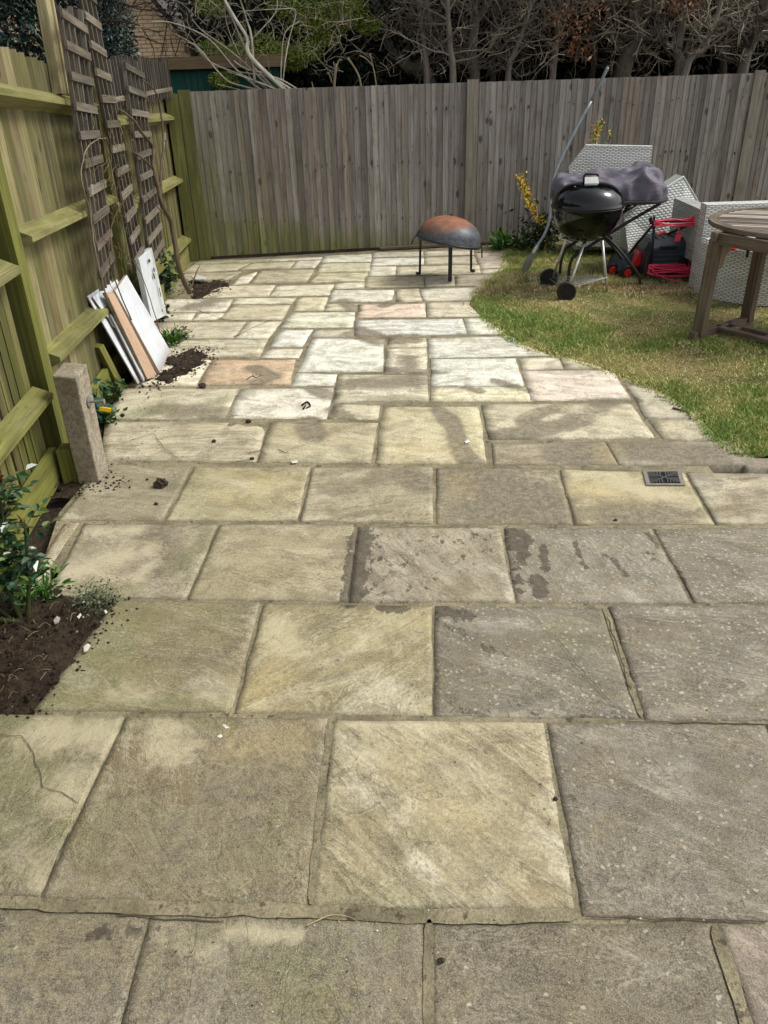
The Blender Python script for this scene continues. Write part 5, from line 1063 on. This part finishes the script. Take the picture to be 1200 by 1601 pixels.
# ------------------------------------------------------------------ lawn mower
mw = thing('lawn_mower', (2.38, 6.95, 0), 'dark blue electric lawn mower with red flap, parked against the sofa', 'lawn mower')
M_navy = plain('navy_plastic', L4(44, 54, 66), .45, 0, .08, 20, .02)
def hull(m, secs):
    k = len(secs[0]); vs_ = [p for s_ in secs for p in s_]; m.add(vs_, [tuple(range(k))[::-1], tuple((len(secs)-1)*k+j for j in range(k))]+[(i*k+j, i*k+(j+1) % k, (i+1)*k+(j+1) % k, (i+1)*k+j) for i in range(len(secs)-1) for j in range(k)])
m = MB(); hull(m, [[(x, y, z) for y, z in ((6.76, .06), (7.12, .06), (7.14, .26), (7.06, z1), (6.84, z1), (6.76, z1-.05))] for x, z1 in ((2.23, .255), (2.27, .325), (2.40, .345), (2.54, .345), (2.57, .33))]); m.build('grass_box', M_navy, mw, bevel=.01)
m = MB()
for k in range(6): m.box(2.29+.045*k, 2.30+.045*k, 6.86, 7.04, .343, .350)
for k in range(3): m.box(2.28, 2.54, 6.752, 6.762, .15+.035*k, .158+.035*k)
m.build('ribs', plain('navy_rib', L4(62,72,84), .5), mw)
m = MB(); m.box(2.33, 2.47, 6.758, 6.80, .262, .292); m.box(2.50, 2.56, 6.745, 6.80, .12, .2); m.build('box_handle', M_rubber, mw, bevel=.005)
m = MB(); hull(m, [[(x, y, z) for y, z in ((6.92, .05), (7.26, .05), (7.26, z1*.7), (7.2, z1), (7.0, z1), (6.92, z1*.7))] for x, z1 in ((2.06, .10), (2.10, .15), (2.2, .2), (2.3, .25))]); m.build('deck', M_navy, mw, bevel=.008)
m = MB(); hull(m, [[(x, y, z) for y, z in ((6.9, .1), (7.2, .1), (7.2, z1), (6.9, z1))] for x, z1 in ((2.15, .10), (2.17, .15), (2.21, .215), (2.25, .23))]); m.build('red_flap', M_red, mw, bevel=.012)
for c in [(2.12, 6.88, .062), (2.135, 7.3, .062), (2.50, 7.2, .07), (2.03, 7.02, .055)]:
    m = MB(); m.lathe(c, [(0, .018), (.05, .02), (.06, .012), (.06, -.012), (.05, -.02), (0, -.018)], 24, (0.1, -1, 0)); wh = m.build('wheel', M_rubber, mw, smooth=False)
    m = MB(); m.lathe(np.array(c)+V3(0, -.002, 0), [(0, .024), (.028, .023), (.032, .018)], 18, (0.1, -1, 0)); m.build('hub_cap', M_red, wh)
for P in ([(2.265, 6.74, .10), (2.255, 6.72, .30), (2.235, 6.70, .50)], [(2.565, 6.73, .12), (2.56, 6.71, .3), (2.555, 6.69, .50)], [(2.235, 6.70, .48), (2.17, 6.86, .3), (2.14, 6.95, .2)], [(2.555, 6.69, .48), (2.46, 6.95, .36), (2.42, 7.02, .31)], [(2.235, 6.70, .50), (2.555, 6.69, .50)]):
    m = MB(); m.tube(P, .0105, 10); m.build('handle_tube', M_bmetal, mw, smooth=True)
m = MB(); m.tube([(2.20, 6.70, .53), (2.215, 6.70, .48)], .014, 8); m.tube([(2.22, 6.68, .54), (2.24, 6.70, .49)], .008, 8); m.build('grip', M_rubber, mw)
m = MB(); m.tube([(2.50, 6.69, .50), (2.56, 6.68, .535)], .012, 8); m.build('red_lever', M_red, mw)
m = MB(); m.tube([(2.36, 6.98, .335), (2.44, 7.0, .35)], .022, 10); m.build('red_latch', M_red, mw)
# cable: coiled on the bar, draped and coiled again below
cb_ = thing('mower_cable', (2.4, 6.7, 0), 'pinkish red mains cable coiled round the mower handle and grass box', 'cable')
def coil(x0, x1, y, z, nloop, rz_, ry, name, sag=.0):
    P = []
    for i in range(nloop*14+1):
        a = i/14*2*math.pi; k = i/(nloop*14)
        P.append((x0+(x1-x0)*(.5-.5*math.cos(a))+random.gauss(0, .003), y-.02+ry*math.sin(a*1.0)*.6+random.gauss(0, .005), z+rz_*math.sin(a+.6*math.sin(k*9))*.6+rz_*.9*math.sin(k*17)-sag*math.sin(a/2)**2+random.gauss(0, .002)))
    m = MB(); m.tube(smooth_path(P, 3), .0048, 6, True); return m.build(name, M_cord, cb_, smooth=True)
coil(2.225, 2.575, 6.69, .485, 5, .018, .03, 'upper_coil')
coil(2.24, 2.60, 6.73, .115, 7, .034, .035, 'lower_coil', .02)
m = MB(); m.tube(smooth_path([(2.56, 6.69, .49), (2.585, 6.72, .40), (2.60, 6.75, .28), (2.605, 6.76, .2), (2.58, 6.73, .12)], 5), .0045, 6); m.tube(smooth_path([(2.25, 6.70, .14), (2.30, 6.68, .09), (2.38, 6.66, .055), (2.46, 6.64, .035)], 5), .0045, 6)
m.build('loose_end', M_cord, cb_, smooth=True)
m = MB(); m.tube([(2.44, 6.67, .48), (2.43, 6.665, .43), (2.43, 6.665, .40)], .007, 8); m.obox((2.43, 6.66, .375), ((1, 0, 0), (0, 1, 0), unit((.2, 0, 1))), (.02, .016, .026)); m.build('plug', M_cord, cb_, bevel=.004)

# ------------------------------------------------------------------ round wooden table
wt = thing('wooden_table', (2.72, 5.32, 0), 'weathered round slatted wooden garden table at the right edge', 'table')
M_teak = mat_wood('weathered_teak', .6, 1.1, False); tcx, tcy, tz0, TR = 2.74, 5.33, .685, .575
m = MB()
for ring in range(48):
    a0 = ring/48*2*math.pi; a1 = (ring+1)/48*2*math.pi
m.col = (*lin((116,104,90)), 0); k = 72; a = np.arange(k)*2*math.pi/k; vv = []; g = []
for r, z in ((TR-.06, tz0+.03), (TR-.004, tz0+.03), (TR, tz0+.026), (TR, tz0+.004), (TR-.004, tz0), (TR-.06, tz0)):
    for t in a: vv.append((tcx+r*math.cos(t), tcy+r*math.sin(t), z)); g.append((r, z, t*TR))
m.add(vv, [(i*k+j, i*k+(j+1) % k, (i+1) % 6*k+(j+1) % k, (i+1) % 6*k+j) for i in range(6) for j in range(k)], g); m.build('rim', M_teak, wt)
sa = math.radians(-24); sx, sy = V3(math.cos(sa), math.sin(sa), 0), V3(-math.sin(sa), math.cos(sa), 0)
o = -.50; m = MB()
while o < .51:
    hl = math.sqrt(max(.001, (TR-.062)**2-o*o)); m.col = (*lin(random.choice([(150,142,130), (98,88,78), (186,178,166), (112,102,90)])), 0)
    m.obox(V3(tcx, tcy, tz0+.018)+sy*o, (sx, sy, (0, 0, 1)), (hl, .021, .008)); o += .056
m.build('slats', M_teak, wt)
def wbar(nm, p0, p1, w, t, up=(0, 0, 1), c=(112,98,84)):
    m = MB(); m.col = (*lin(c), .05); m.bar(p0, p1, w, t, up); return m.build(nm, M_teak, wt, bevel=.003)
L1, L2 = V3(*G(1092, 528), 0), V3(*G(1160, 508), 0); L1 = V3(2.125, 5.19, 0); L2 = V3(2.56, 5.47, 0)
d12 = unit(L2-L1); tq = .02
fr = [L1+V3(0, 0, .655), L2+V3(0, 0, .655)]
wbar('leg', L1+V3(0, 0, .03), L1+V3(0.02, 0.01, .64), .075, .05, d12, (118,104,88)); wbar('leg', L2+V3(0, 0, .03), L2+V3(-.0, 0, .64), .075, .05, d12, (98,80,66))
wbar('foot_beam', L1-d12*.07+V3(0, 0, .03), L2+d12*.05+V3(0, 0, .03), .05, .06)
wbar('apron', L1-d12*.05+V3(.02, 0, .66), L2+d12*.1+V3(0, 0, .66), .035, .06)
s1 = L1+d12*.19; px_ = V3(d12[1], -d12[0], 0)
for o in (.0, .12): wbar('stretcher', s1+d12*o+V3(0, 0, .045), s1+d12*o+px_*.9+V3(0, 0, .045), .045, .03)
for o in (.1, .35, .6): wbar('stretcher_slat', s1+px_*o+V3(0, 0, .045), s1+d12*.12+px_*o+V3(0, 0, .045), .05, .02)
L3, L4_ = L1+px_*.95, L2+px_*.95
wbar('leg', L3, L3+V3(-.0, 0, .64), .075, .05, d12); wbar('leg', L4_, L4_+V3(0, 0, .64), .075, .05, d12); wbar('foot_beam', L3-d12*.07+V3(0, 0, .03), L4_+d12*.05+V3(0, 0, .03), .05, .06)
wbar('apron', L1+V3(.02, 0, .645), L3+V3(0, 0, .645), .035, .07); wbar('apron', L2+V3(0, 0, .645), L4_+V3(0, 0, .645), .035, .07)
br = [L1+V3(.03, .015, .63), L1+d12*.30+V3(0, 0, .63), L1+d12*.25+V3(0, 0, .605), L1+d12*.16+V3(0, 0, .575), L1+d12*.11+V3(0, 0, .53), L1+d12*.085+V3(0, 0, .46), L1+d12*.04+V3(0, 0, .45)]
m = MB(); m.col = (*lin((150,128,108)), 0); m.prism([p-px_*.0 for p in br], px_*.03); m.build('bracket', M_teak, wt)

# ------------------------------------------------------------------ shed and house beyond
M_brick = (lambda s: (lambda P: (lambda bt: (s.t.links.new(P, bt.inputs['Vector']), setattr(bt.inputs['Scale'], 'default_value', 1.), setattr(bt.inputs['Brick Width'], 'default_value', .22), setattr(bt.inputs['Row Height'], 'default_value', .075), setattr(bt.inputs['Mortar Size'], 'default_value', .01), setattr(bt.inputs['Color1'], 'default_value', L4(222,190,148)), setattr(bt.inputs['Color2'], 'default_value', L4(226,192,150)), setattr(bt.inputs['Mortar'], 'default_value', L4(128,114,98)), s.col(s.mix(s.sm(s.noise(P, 3, 3), .3, .7, 0, .35), bt.outputs[0], L4(244,224,190))), s.m)[-1])(s.n('ShaderNodeTexBrick')))((lambda g: (lambda sx, cb: (s.put(sx.inputs[0], g), s.put(cb.inputs[0], s.ma('ADD', sx.outputs[0], sx.outputs[1])), s.put(cb.inputs[1], sx.outputs[2]), cb.outputs[0])[-1])(s.n('ShaderNodeSeparateXYZ'), s.n('ShaderNodeCombineXYZ')))(s.pos())))(SH('buff_brick', .9, .2))
hs_ = thing('brick_house', (-7.5, 22, 0), 'buff brick house gable seen over the left fence corner', 'house')
Y0 = 20.; e1 = W(286, 62, Y0); xr, ze = e1[0], e1[2]; xw = -10.5; xm = (xr+xw)/2; zr = ze+(xr-xm)*1.25
m = MB(); m.prism([(xr, Y0, -.1), (xr, Y0, ze), (xm, Y0, zr), (xw, Y0, ze), (xw, Y0, -.1)][::-1], (0, 9, 0)); m.build('wall', M_brick, hs_)
M_tile = plain('roof_tiles', L4(58, 50, 46), .9, 0, .2, 8, .2)
for sg_ in (1, -1):
    a_ = V3(xm, Y0-.25, zr+.08); b_ = V3(xr+.25 if sg_ > 0 else xw-.25, Y0-.25, ze-.22); m = MB(); m.prism([a_, b_, b_+V3(0, 0, .12), a_+V3(0, 0, .12)], (0, 9.5, 0)); m.build('roof', M_tile, hs_)
m = MB(); m.prism([(xr+.02, Y0-.28, ze-.02), (xr+.24, Y0-.28, ze-.24), (xm, Y0-.28, zr+.06), (xm, Y0-.28, zr-.16)], (0, .03, 0)); m.build('verge_board', plain('verge', L4(150,136,110), .8), hs_)
wA, wB = W(140, 6, Y0-.05), W(183, 80, Y0-.05); m = MB()
m.box(wA[0], wB[0], Y0-.06, Y0-.02, wB[2], wB[2]+.07); m.box(wA[0], wB[0], Y0-.06, Y0-.02, wA[2]-.07, wA[2]); m.box(wB[0]-.07, wB[0], Y0-.06, Y0-.02, wB[2]+.07, wA[2]-.07); m.box(wA[0], wA[0]+.07, Y0-.06, Y0-.02, wB[2]+.07, wA[2]-.07); m.box((wA[0]+wB[0])/2-.03, (wA[0]+wB[0])/2+.03, Y0-.06, Y0-.02, wB[2]+.07, wA[2]-.07)
fr_ = m.build('window', M_white, hs_); m = MB(); m.box(wA[0]+.07, wB[0]-.07, Y0-.035, Y0-.03, wB[2]+.07, wA[2]-.07); m.build('pane', plain('window_glass', L4(120,140,150), .08, 0, .1, 2, 0, .8), fr_)
sd_ = thing('shed', (-1.9, 10.2, 0), 'green boarded shed with flat roof and tan fascia behind the corner of the fences', 'shed')
zt_ = W(300, 90, 9.5)[2]; zb_ = W(300, 108, 9.5)[2]; x0_, x1_ = W(262, 100, 9.5)[0]-.35, W(440, 95, 9.5)[0]
s2_ = SH('green_shed_paint', .7, .3); P = s2_.pos(); n1 = s2_.noise(s2_.map(P, (30, 30, 2)), 1, 4); s2_.col(s2_.mix(s2_.sm(n1, .3, .7), L4(22, 66, 58), L4(34, 88, 76)))
m = MB(); x = x0_+.06
while x < x1_-.06: m.box(x, x+.138, 9.56+.003*(int(x*50) % 2), 9.6, -.05, zb_); x += .142
m.box(x0_+.06, x1_-.06, 9.61, 11.4, -.05, zb_-.01); m.build('wall', s2_.m, sd_)
m = MB(); m.box(x0_-.04, x1_+.04, 9.5, 11.5, zb_+.03, zt_+.0); m.build('roof', plain('roof_felt', L4(70,66,60), .95), sd_)
m = MB(); m.col = (*lin((134,116,86)), .15); m.box(x0_-.05, x1_+.05, 9.47, 9.498, zb_, zt_+.01); m.build('fascia', M_wood, sd_)

# ------------------------------------------------------------------ trees beyond the fence
def grow(m, p, d, L, r, lvl, col, spread=.9, grav=.0, nchild=4, sink=None):
    k = 6; P = [np.array(p, float)]; d = unit(d)
    for i in range(k):
        d = unit(d+rng.normal(size=3)*.22+V3(0, 0, grav)); P.append(P[-1]+d*L/k)
    P = np.array(P); m.col = (*np.clip(col*random.uniform(.8, 1.2), 0, 1), 1); m.tube(P, np.linspace(r, r*.45, len(P)), 5 if lvl else 4, False)
    if sink is not None: sink.append(P[-1]); sink.append(P[-3])
    if lvl > 0:
        for c in range(nchild):
            i = random.randint(1, k); q = P[i]; dd = unit(unit(P[i]-P[i-1])*.6+rng.normal(size=3)*spread); grow(m, q, dd, L*random.uniform(.35, .65), r*.5, lvl-1, col, spread, grav, nchild, sink)
def cards(cen, rad, n, size, pal, aspect=.35, droop=-.2, jit=.3):
    cen = np.array(cen); k = rng.integers(0, len(cen), n); q = rng.normal(size=(n, 3)); q /= np.linalg.norm(q, axis=1, keepdims=True); q *= (rng.random((n, 1))**.4)
    c = cen[k]+q*np.array(rad)[k] if np.ndim(rad) > 1 else cen[k]+q*rad; d = q*.7+rng.normal(size=(n, 3))*.6; d[:, 2] += droop
    return leaf_arrays(c, d, size, aspect, .15, colmix(pal, n, jit))
def bare_tree(label, px, Y, r, col=(104, 92, 78), nb=16, L=.7, lvl=2, top=4.6, leaves=None):
    P = [W(u, v, Y) for u, v in px]; base = P[0].copy(); base[2] = -.1; base[0] -= (P[1][0]-P[0][0])*.4; d = unit(P[-1]-P[-2]); up = P[-1]+(d*.5+V3(0, 0, .8))*(top-P[-1][2])*.8
    t = thing('tree', base, label, 'tree', 'bare trunked trees behind the far fence'); Q = smooth_path([base]+P+[up], 6); m = MB(); c = lin(col)*1.5; c = c*.6+c.mean()*.4; m.col = (*c, 1); m.tube(Q, np.linspace(r*1.25, r*.55, len(Q)), 10); m.build('trunk', M_bark, t, smooth=True)
    m = MB(); sink = []
    for k in range(nb):
        i = random.randint(len(Q)//4, len(Q)-2); dd = rng.normal(size=3); dd[2] = abs(dd[2])*.5+.15; dd[1] *= .7; grow(m, Q[i], dd, L*random.uniform(.5, 1.2), r*.26+.004, lvl, c*1.0, .8, .05, 4)
    m.build('branches', M_bark, t, smooth=True)
    cc2 = [Q[-1]+rng.normal(size=3)*V3(.5, .5, .3)+V3(0, 0, .2) for _ in range(6)]
    V, cc = cards(cc2, .5, 700, .13, [(30,40,24), (40,50,28), (24,32,20)], .5); raw_mesh('crown', M_leaf, V, 4, {'col': cc}, t)  # unseen crown above the view, added to shade the trunks below
    if leaves:
        V, cc = cards([W(*q, Y-.1) for q in leaves], .13, 260, .05, [(136,84,52), (160,108,72), (96,58,38), (190,150,116)], .45, -.4); raw_mesh('dead_leaves', M_leaf, V, 4, {'col': cc}, t)
    return t
bare_tree('thick leaning trunk slanting up to the left above the middle of the fence', [(672,132),(640,106),(612,80),(596,36),(584,-10)], 10.4, .066, (92,86,70), 12, .8)
bare_tree('slender upright trunk with a fork, first right of the leaning trunk', [(667,132),(664,84),(657,30),(655,-10)], 9.8, .030, (122,108,90), 14, .6)
bare_tree('smooth pale trunk directly left of the wide fence board', [(708,130),(704,82),(701,36),(700,-10)], 9.7, .034, (124,112,94), 12, .6)
bare_tree('stout twin ribbed trunk rising behind the wide fence board', [(742,130),(737,84),(743,30),(741,-10)], 10.1, .055, (112,98,82), 18, .7)
bare_tree('thin trunk with sawn white knot leaning right, midway to the tool handle', [(793,128),(802,88),(818,46),(830,-10)], 9.8, .028, (112,100,84), 16, .7)
bare_tree('forked trunk hung with dead brown leaves left of the tool handle', [(863,126),(870,70),(874,26),(890,-10)], 9.9, .033, (118,100,82), 16, .6, leaves=[(895,20),(905,45),(898,70),(886,60),(870,30),(930,10),(912,75)])
bare_tree('heaviest dark trunk just right of the tool handle tip', [(972,119),(990,76),(994,30),(995,-10)], 10.2, .085, (96,84,68), 18, .8)
bare_tree('knobbly straight trunk, left one of the crossing pair on the right', [(1061,117),(1059,87),(1067,32),(1069,-10)], 9.9, .046, (112,100,82), 14, .6, leaves=[(1060,2),(1075,6)])
bare_tree('pale trunk curving up to the right, right one of the crossing pair', [(1070,117),(1100,76),(1111,43),(1130,-10)], 9.8, .036, (128,116,98), 16, .6)
bare_tree('rough trunk nearest the right edge behind the fence', [(1160,113),(1172,76),(1184,43),(1200,-10)], 10.0, .055, (104,92,76), 18, .7)
bare_tree('distant thin trunk in the gap between the thick and the thin pale trunk', [(770,128),(768,80),(775,30),(778,-10)], 10.9, .035, (84,74,60), 12, .7)
bare_tree('dim slim trunk in shade between the brown leaved and heavy trunks', [(925,122),(930,70),(915,20),(912,-10)], 11.0, .03, (78,68,56), 12, .7)
bare_tree('background trunk beyond the right hand crossing pair', [(1130,115),(1120,60),(1135,10),(1140,-20)], 10.9, .04, (80,70,58), 12, .7)
bare_tree('background trunk just outside the right edge of the fence view', [(1235,112),(1230,60),(1245,10),(1250,-20)], 10.4, .05, (96,84,70), 14, .7)
# pollarded stump with pale cut forks
st_ = thing('tree_stump', W(522, 138, 9.3)*V3(1, 1, 0), 'cut back stump with pale snapped forks peeping over the fence', 'stump')
for P, r in (([(522,200),(522,136),(526,100)], .022), ([(525,106),(530,94),(533,95)], .014), ([(519,130),(514,116),(511,113)], .010), ([(523,110),(521,96)], .008), ([(567,160),(561,120),(543,90)], .016), ([(590,160),(586,120),(578,84)], .010), ([(583,104),(572,92),(562,87)], .012), ([(488,160),(489,138),(487,128)], .009)):
    m = MB(); m.col = (*lin((170,154,128)), 1); Q = [W(u, v, 9.3) for u, v in P]; m.tube(smooth_path(Q, 4), r*.6, 8); m.build('cut_stem', M_bark, st_, smooth=True)
# pale many stemmed shrub
ps = thing('bare_shrub', W(435, 145, 9.4)*V3(1, 1, 0), 'pale bare shrub of long arching stems above the shed end of the fence', 'shrub')
for P, r in (([(455,150),(392,90),(386,60),(365,25),(340,-20)], .022), ([(440,150),(400,110),(388,86),(372,50),(345,-10)], .016), ([(430,150),(395,125),(330,98),(300,68),(262,48)], .010), ([(420,150),(370,110),(325,60),(270,36),(236,34)], .010),
    ([(445,150),(380,135),(350,122),(310,75),(292,66)], .010), ([(398,130),(393,60),(385,30),(372,-10)], .012), ([(430,145),(370,88),(318,50),(300,30)], .009), ([(400,140),(358,50),(350,0),(348,-20)], .007), ([(438,150),(440,90),(446,50),(468,34)], .007),
    ([(440,150),(445,100),(452,60),(462,18),(440,14),(370,18)], .006), ([(470,150),(420,118),(385,108),(365,95)], .010), ([(480,150),(440,125),(410,118),(370,112)], .009), ([(455,150),(420,135),(380,120),(355,112)], .009), ([(400,150),(372,140),(340,132)], .008), ([(350,20),(320,-5),(300,-15)], .008), ([(395,60),(430,20),(432,-10)], .007)):
    Q = smooth_path([W(u, v, 9.35+random.uniform(-.12, .15)) for u, v in P], 5); m = MB(); m.col = (*lin(random.choice([(214,204,182), (186,174,152), (232,224,206)])), 1); m.tube(Q, np.linspace(r*1.15, r*.5, len(Q)), 7); m.build('stem', M_bark, ps, smooth=True)
m = MB()
for k in range(130):
    u, v = random.uniform(280, 560), random.uniform(0, 120); dd = rng.normal(size=3); dd[2] = abs(dd[2]); grow(m, W(u, v, 9.4+random.uniform(0, .4)), dd, random.uniform(.1, .35), .004, 1, lin((190,178,154)), .7, 0, 3)
m.build('twigs', M_bark, ps, smooth=True)
m = MB(); c = lin((92,78,64))
for k in range(26): grow(m, W(random.uniform(190, 285), random.uniform(-20, 60), 11.5+random.uniform(0, 1)), unit((random.uniform(-1, 1), 0, random.uniform(-.6, .8))), random.uniform(.3, .8), .008, 2, c, .7, -.02, 3)
bo = thing('overhanging_tree', (-3.4, 11.8, 0), 'bare reddish branches hanging in front of the brick gable', 'tree'); m.build('branches', M_bark, bo, smooth=True)
m = MB(); m.col = (*c, 1); m.tube(smooth_path([(-2.2, 11.9, 0), (-2.25, 11.8, 1.8), W(285, 10, 11.7), W(255, -30, 11.7)], 6), np.linspace(.07, .03, 19), 8); m.build('trunk', M_bark, bo, smooth=True)
# conifers
def conifer(label, base, clumps, n, size, pal, tip=None, trunk=True, r=.09, aspect=.3, name='conifer'):
    t = thing(name, base, label, 'tree'); cen = [c for c, _ in clumps]; rad = np.array([(q, q, q*.8) for _, q in clumps])
    m = MB(); m.col = (*lin((72,58,46)), 1); hi = max(c[2] for c in cen); m.tube([V3(*base), V3(base[0], base[1]+.05, hi*.5), V3(base[0]+.05, base[1], hi)], [r, r*.7, r*.3], 8); m.build('trunk', M_bark, t, smooth=True)
    V, cc = cards(cen, rad, n, size, pal, aspect); raw_mesh('crown', M_leaf, V, 4, {'col': cc}, t)
    if tip:
        V, cc = cards([W(u, v, y) for u, v, y, q in tip[0]], np.array([(q*1.5, q, q*.8) for *_, q in tip[0]]), tip[1], size*.62, tip[2], .24); raw_mesh('young_sprays', M_leaf, V, 4, {'col': cc}, t)
    return t
dk = [(26,38,24), (34,48,28), (20,30,20), (42,58,32)]
yg = [(134,152,54), (158,170,72), (110,132,48), (176,182,92), (84,108,44)]
cl_ = [(W(u, v, y), q) for u, v, y, q in [(320,10,10.6,.5),(380,30,10.4,.5),(440,20,10.3,.5),(500,30,10.4,.5),(560,30,10.5,.5),(620,20,10.6,.5),(340,90,10.5,.25),(420,90,10.3,.35),(480,90,10.2,.35),(560,100,10.4,.3),(610,90,10.6,.3),(400,-80,10.5,.7),(520,-90,10.5,.8),(640,-70,10.8,.8),(300,-60,11,.6)]]
conifer('yellow green conifer spilling over the middle left of the fence', (.0, 10.6, -.1), cl_, 26000, .055, dk, ([(345,85,9.7,.14),(370,95,9.6,.12),(350,125,9.5,.1),(330,75,9.8,.1),(410,70,9.8,.14),(430,85,9.7,.12),(470,15,9.9,.16),(480,40,9.9,.15),(505,35,9.9,.14),(530,30,9.9,.14),(545,12,9.9,.14),(520,8,9.9,.14),(455,95,9.8,.12),(475,80,9.8,.14),(330,8,10,.12),(440,10,10,.12),(575,40,10,.1),(505,60,9.9,.1),(380,80,9.7,.1)], 15000, yg))
pal_b = [(24,44,38), (32,56,46), (18,34,32), (44,70,58)]
conifer('dark blue green conifer towering behind the left fence', (-3.9, 8.6, -.1), [(V3(-3.7,8.2,1.4), .8), (V3(-3.3,8.9,1.9), .7), (V3(-4.4,8.4,2.2), .9), (V3(-3.5,8.6,2.7), .8), (V3(-4.8,8.0,1.5), .9), (V3(-4.2,8.6,3.4), .9), (V3(-3.1,9.6,1.3), .6), (V3(-5.4,8.4,2.6), 1.1), (V3(-4.6,9.3,1.2), 1.0), (V3(-3.3,9.4,2.6), .6), (V3(-4.2,9.2,4.2), .8)], 30000, .075, pal_b, None, True, .14, .35)
conifer('pale tipped spruce in front of the house window', W(165, 120, 14)*V3(1, 1, 0), [(W(165, 60, 14), .45), (W(168, 30, 14), .38), (W(150, 80, 14), .5), (W(172, 80, 14), .4), (W(160, 5, 14), .35), (W(158, -30, 14), .4)], 7000, .07, [(30,52,44), (44,70,60), (24,42,38), (120,146,146)], None, True, .08, .3)
# dense dark hedge closing the view behind the trunks
core = SH('hedge_shade', 1., 0.); core.col((.006, .008, .006, 1))  # near-black sheet, painted as the shade inside the hedge
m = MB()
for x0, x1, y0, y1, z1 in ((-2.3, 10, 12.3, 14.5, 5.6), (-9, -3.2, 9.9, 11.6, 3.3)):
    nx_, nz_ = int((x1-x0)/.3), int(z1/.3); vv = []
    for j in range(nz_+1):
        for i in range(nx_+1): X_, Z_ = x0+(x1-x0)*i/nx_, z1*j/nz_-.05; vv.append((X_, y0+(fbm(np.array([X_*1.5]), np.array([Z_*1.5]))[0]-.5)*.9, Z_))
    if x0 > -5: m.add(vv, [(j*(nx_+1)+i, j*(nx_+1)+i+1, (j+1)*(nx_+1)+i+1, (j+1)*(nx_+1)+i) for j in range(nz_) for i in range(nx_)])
hd = thing('hedge', (4, 12.3, 0), 'dense evergreen hedge, its deep shade painted near black, behind the trunks', 'hedge'); m.build('hedge_shade', core.m, hd)
n = 26000; q = np.stack([rng.uniform(-2.3, 10, n), rng.uniform(11.7, 12.4, n), rng.uniform(-.1, 5.6, n)], 1); d = rng.normal(size=(n, 3)); V, cc = leaf_arrays(q, d, .09, .4, .15, colmix([(14,20,14), (22,30,18), (10,15,12), (30,38,22)], n)); lv = raw_mesh('foliage', M_leaf, V, 4, {'col': cc}, hd)
n = 16000; q = np.stack([rng.uniform(-.6, 8, n), rng.uniform(10.6, 12.4, n), rng.uniform(3.2, 5.0, n)+rng.normal(size=n)*.2], 1); d = rng.normal(size=(n, 3)); V, cc = leaf_arrays(q, d, .16, .5, .15, colmix([(26,36,22), (34,46,26)], n)); raw_mesh('shade_canopy', M_leaf, V, 4, {'col': cc}, hd)  # unseen leaf layer above the view, added to block sky over the trunks
m = MB()
for k in range(720): 
    u, v = random.uniform(560, 1260), random.uniform(-40, 100); dd = rng.normal(size=3); dd[2] = dd[2]*.6; dd[1] *= .4; grow(m, W(u, v, random.uniform(9.6, 11.2)), dd, random.uniform(.15, .5), .0045, 1, lin(random.choice([(176,162,138), (138,122,100), (214,200,174), (110,96,80)])), .6, 0, 3)
tag(m.build('twigs', M_bark, smooth=True), 'tangle of fine dry twigs between the trunks above the fence', 'twigs', kind='stuff')
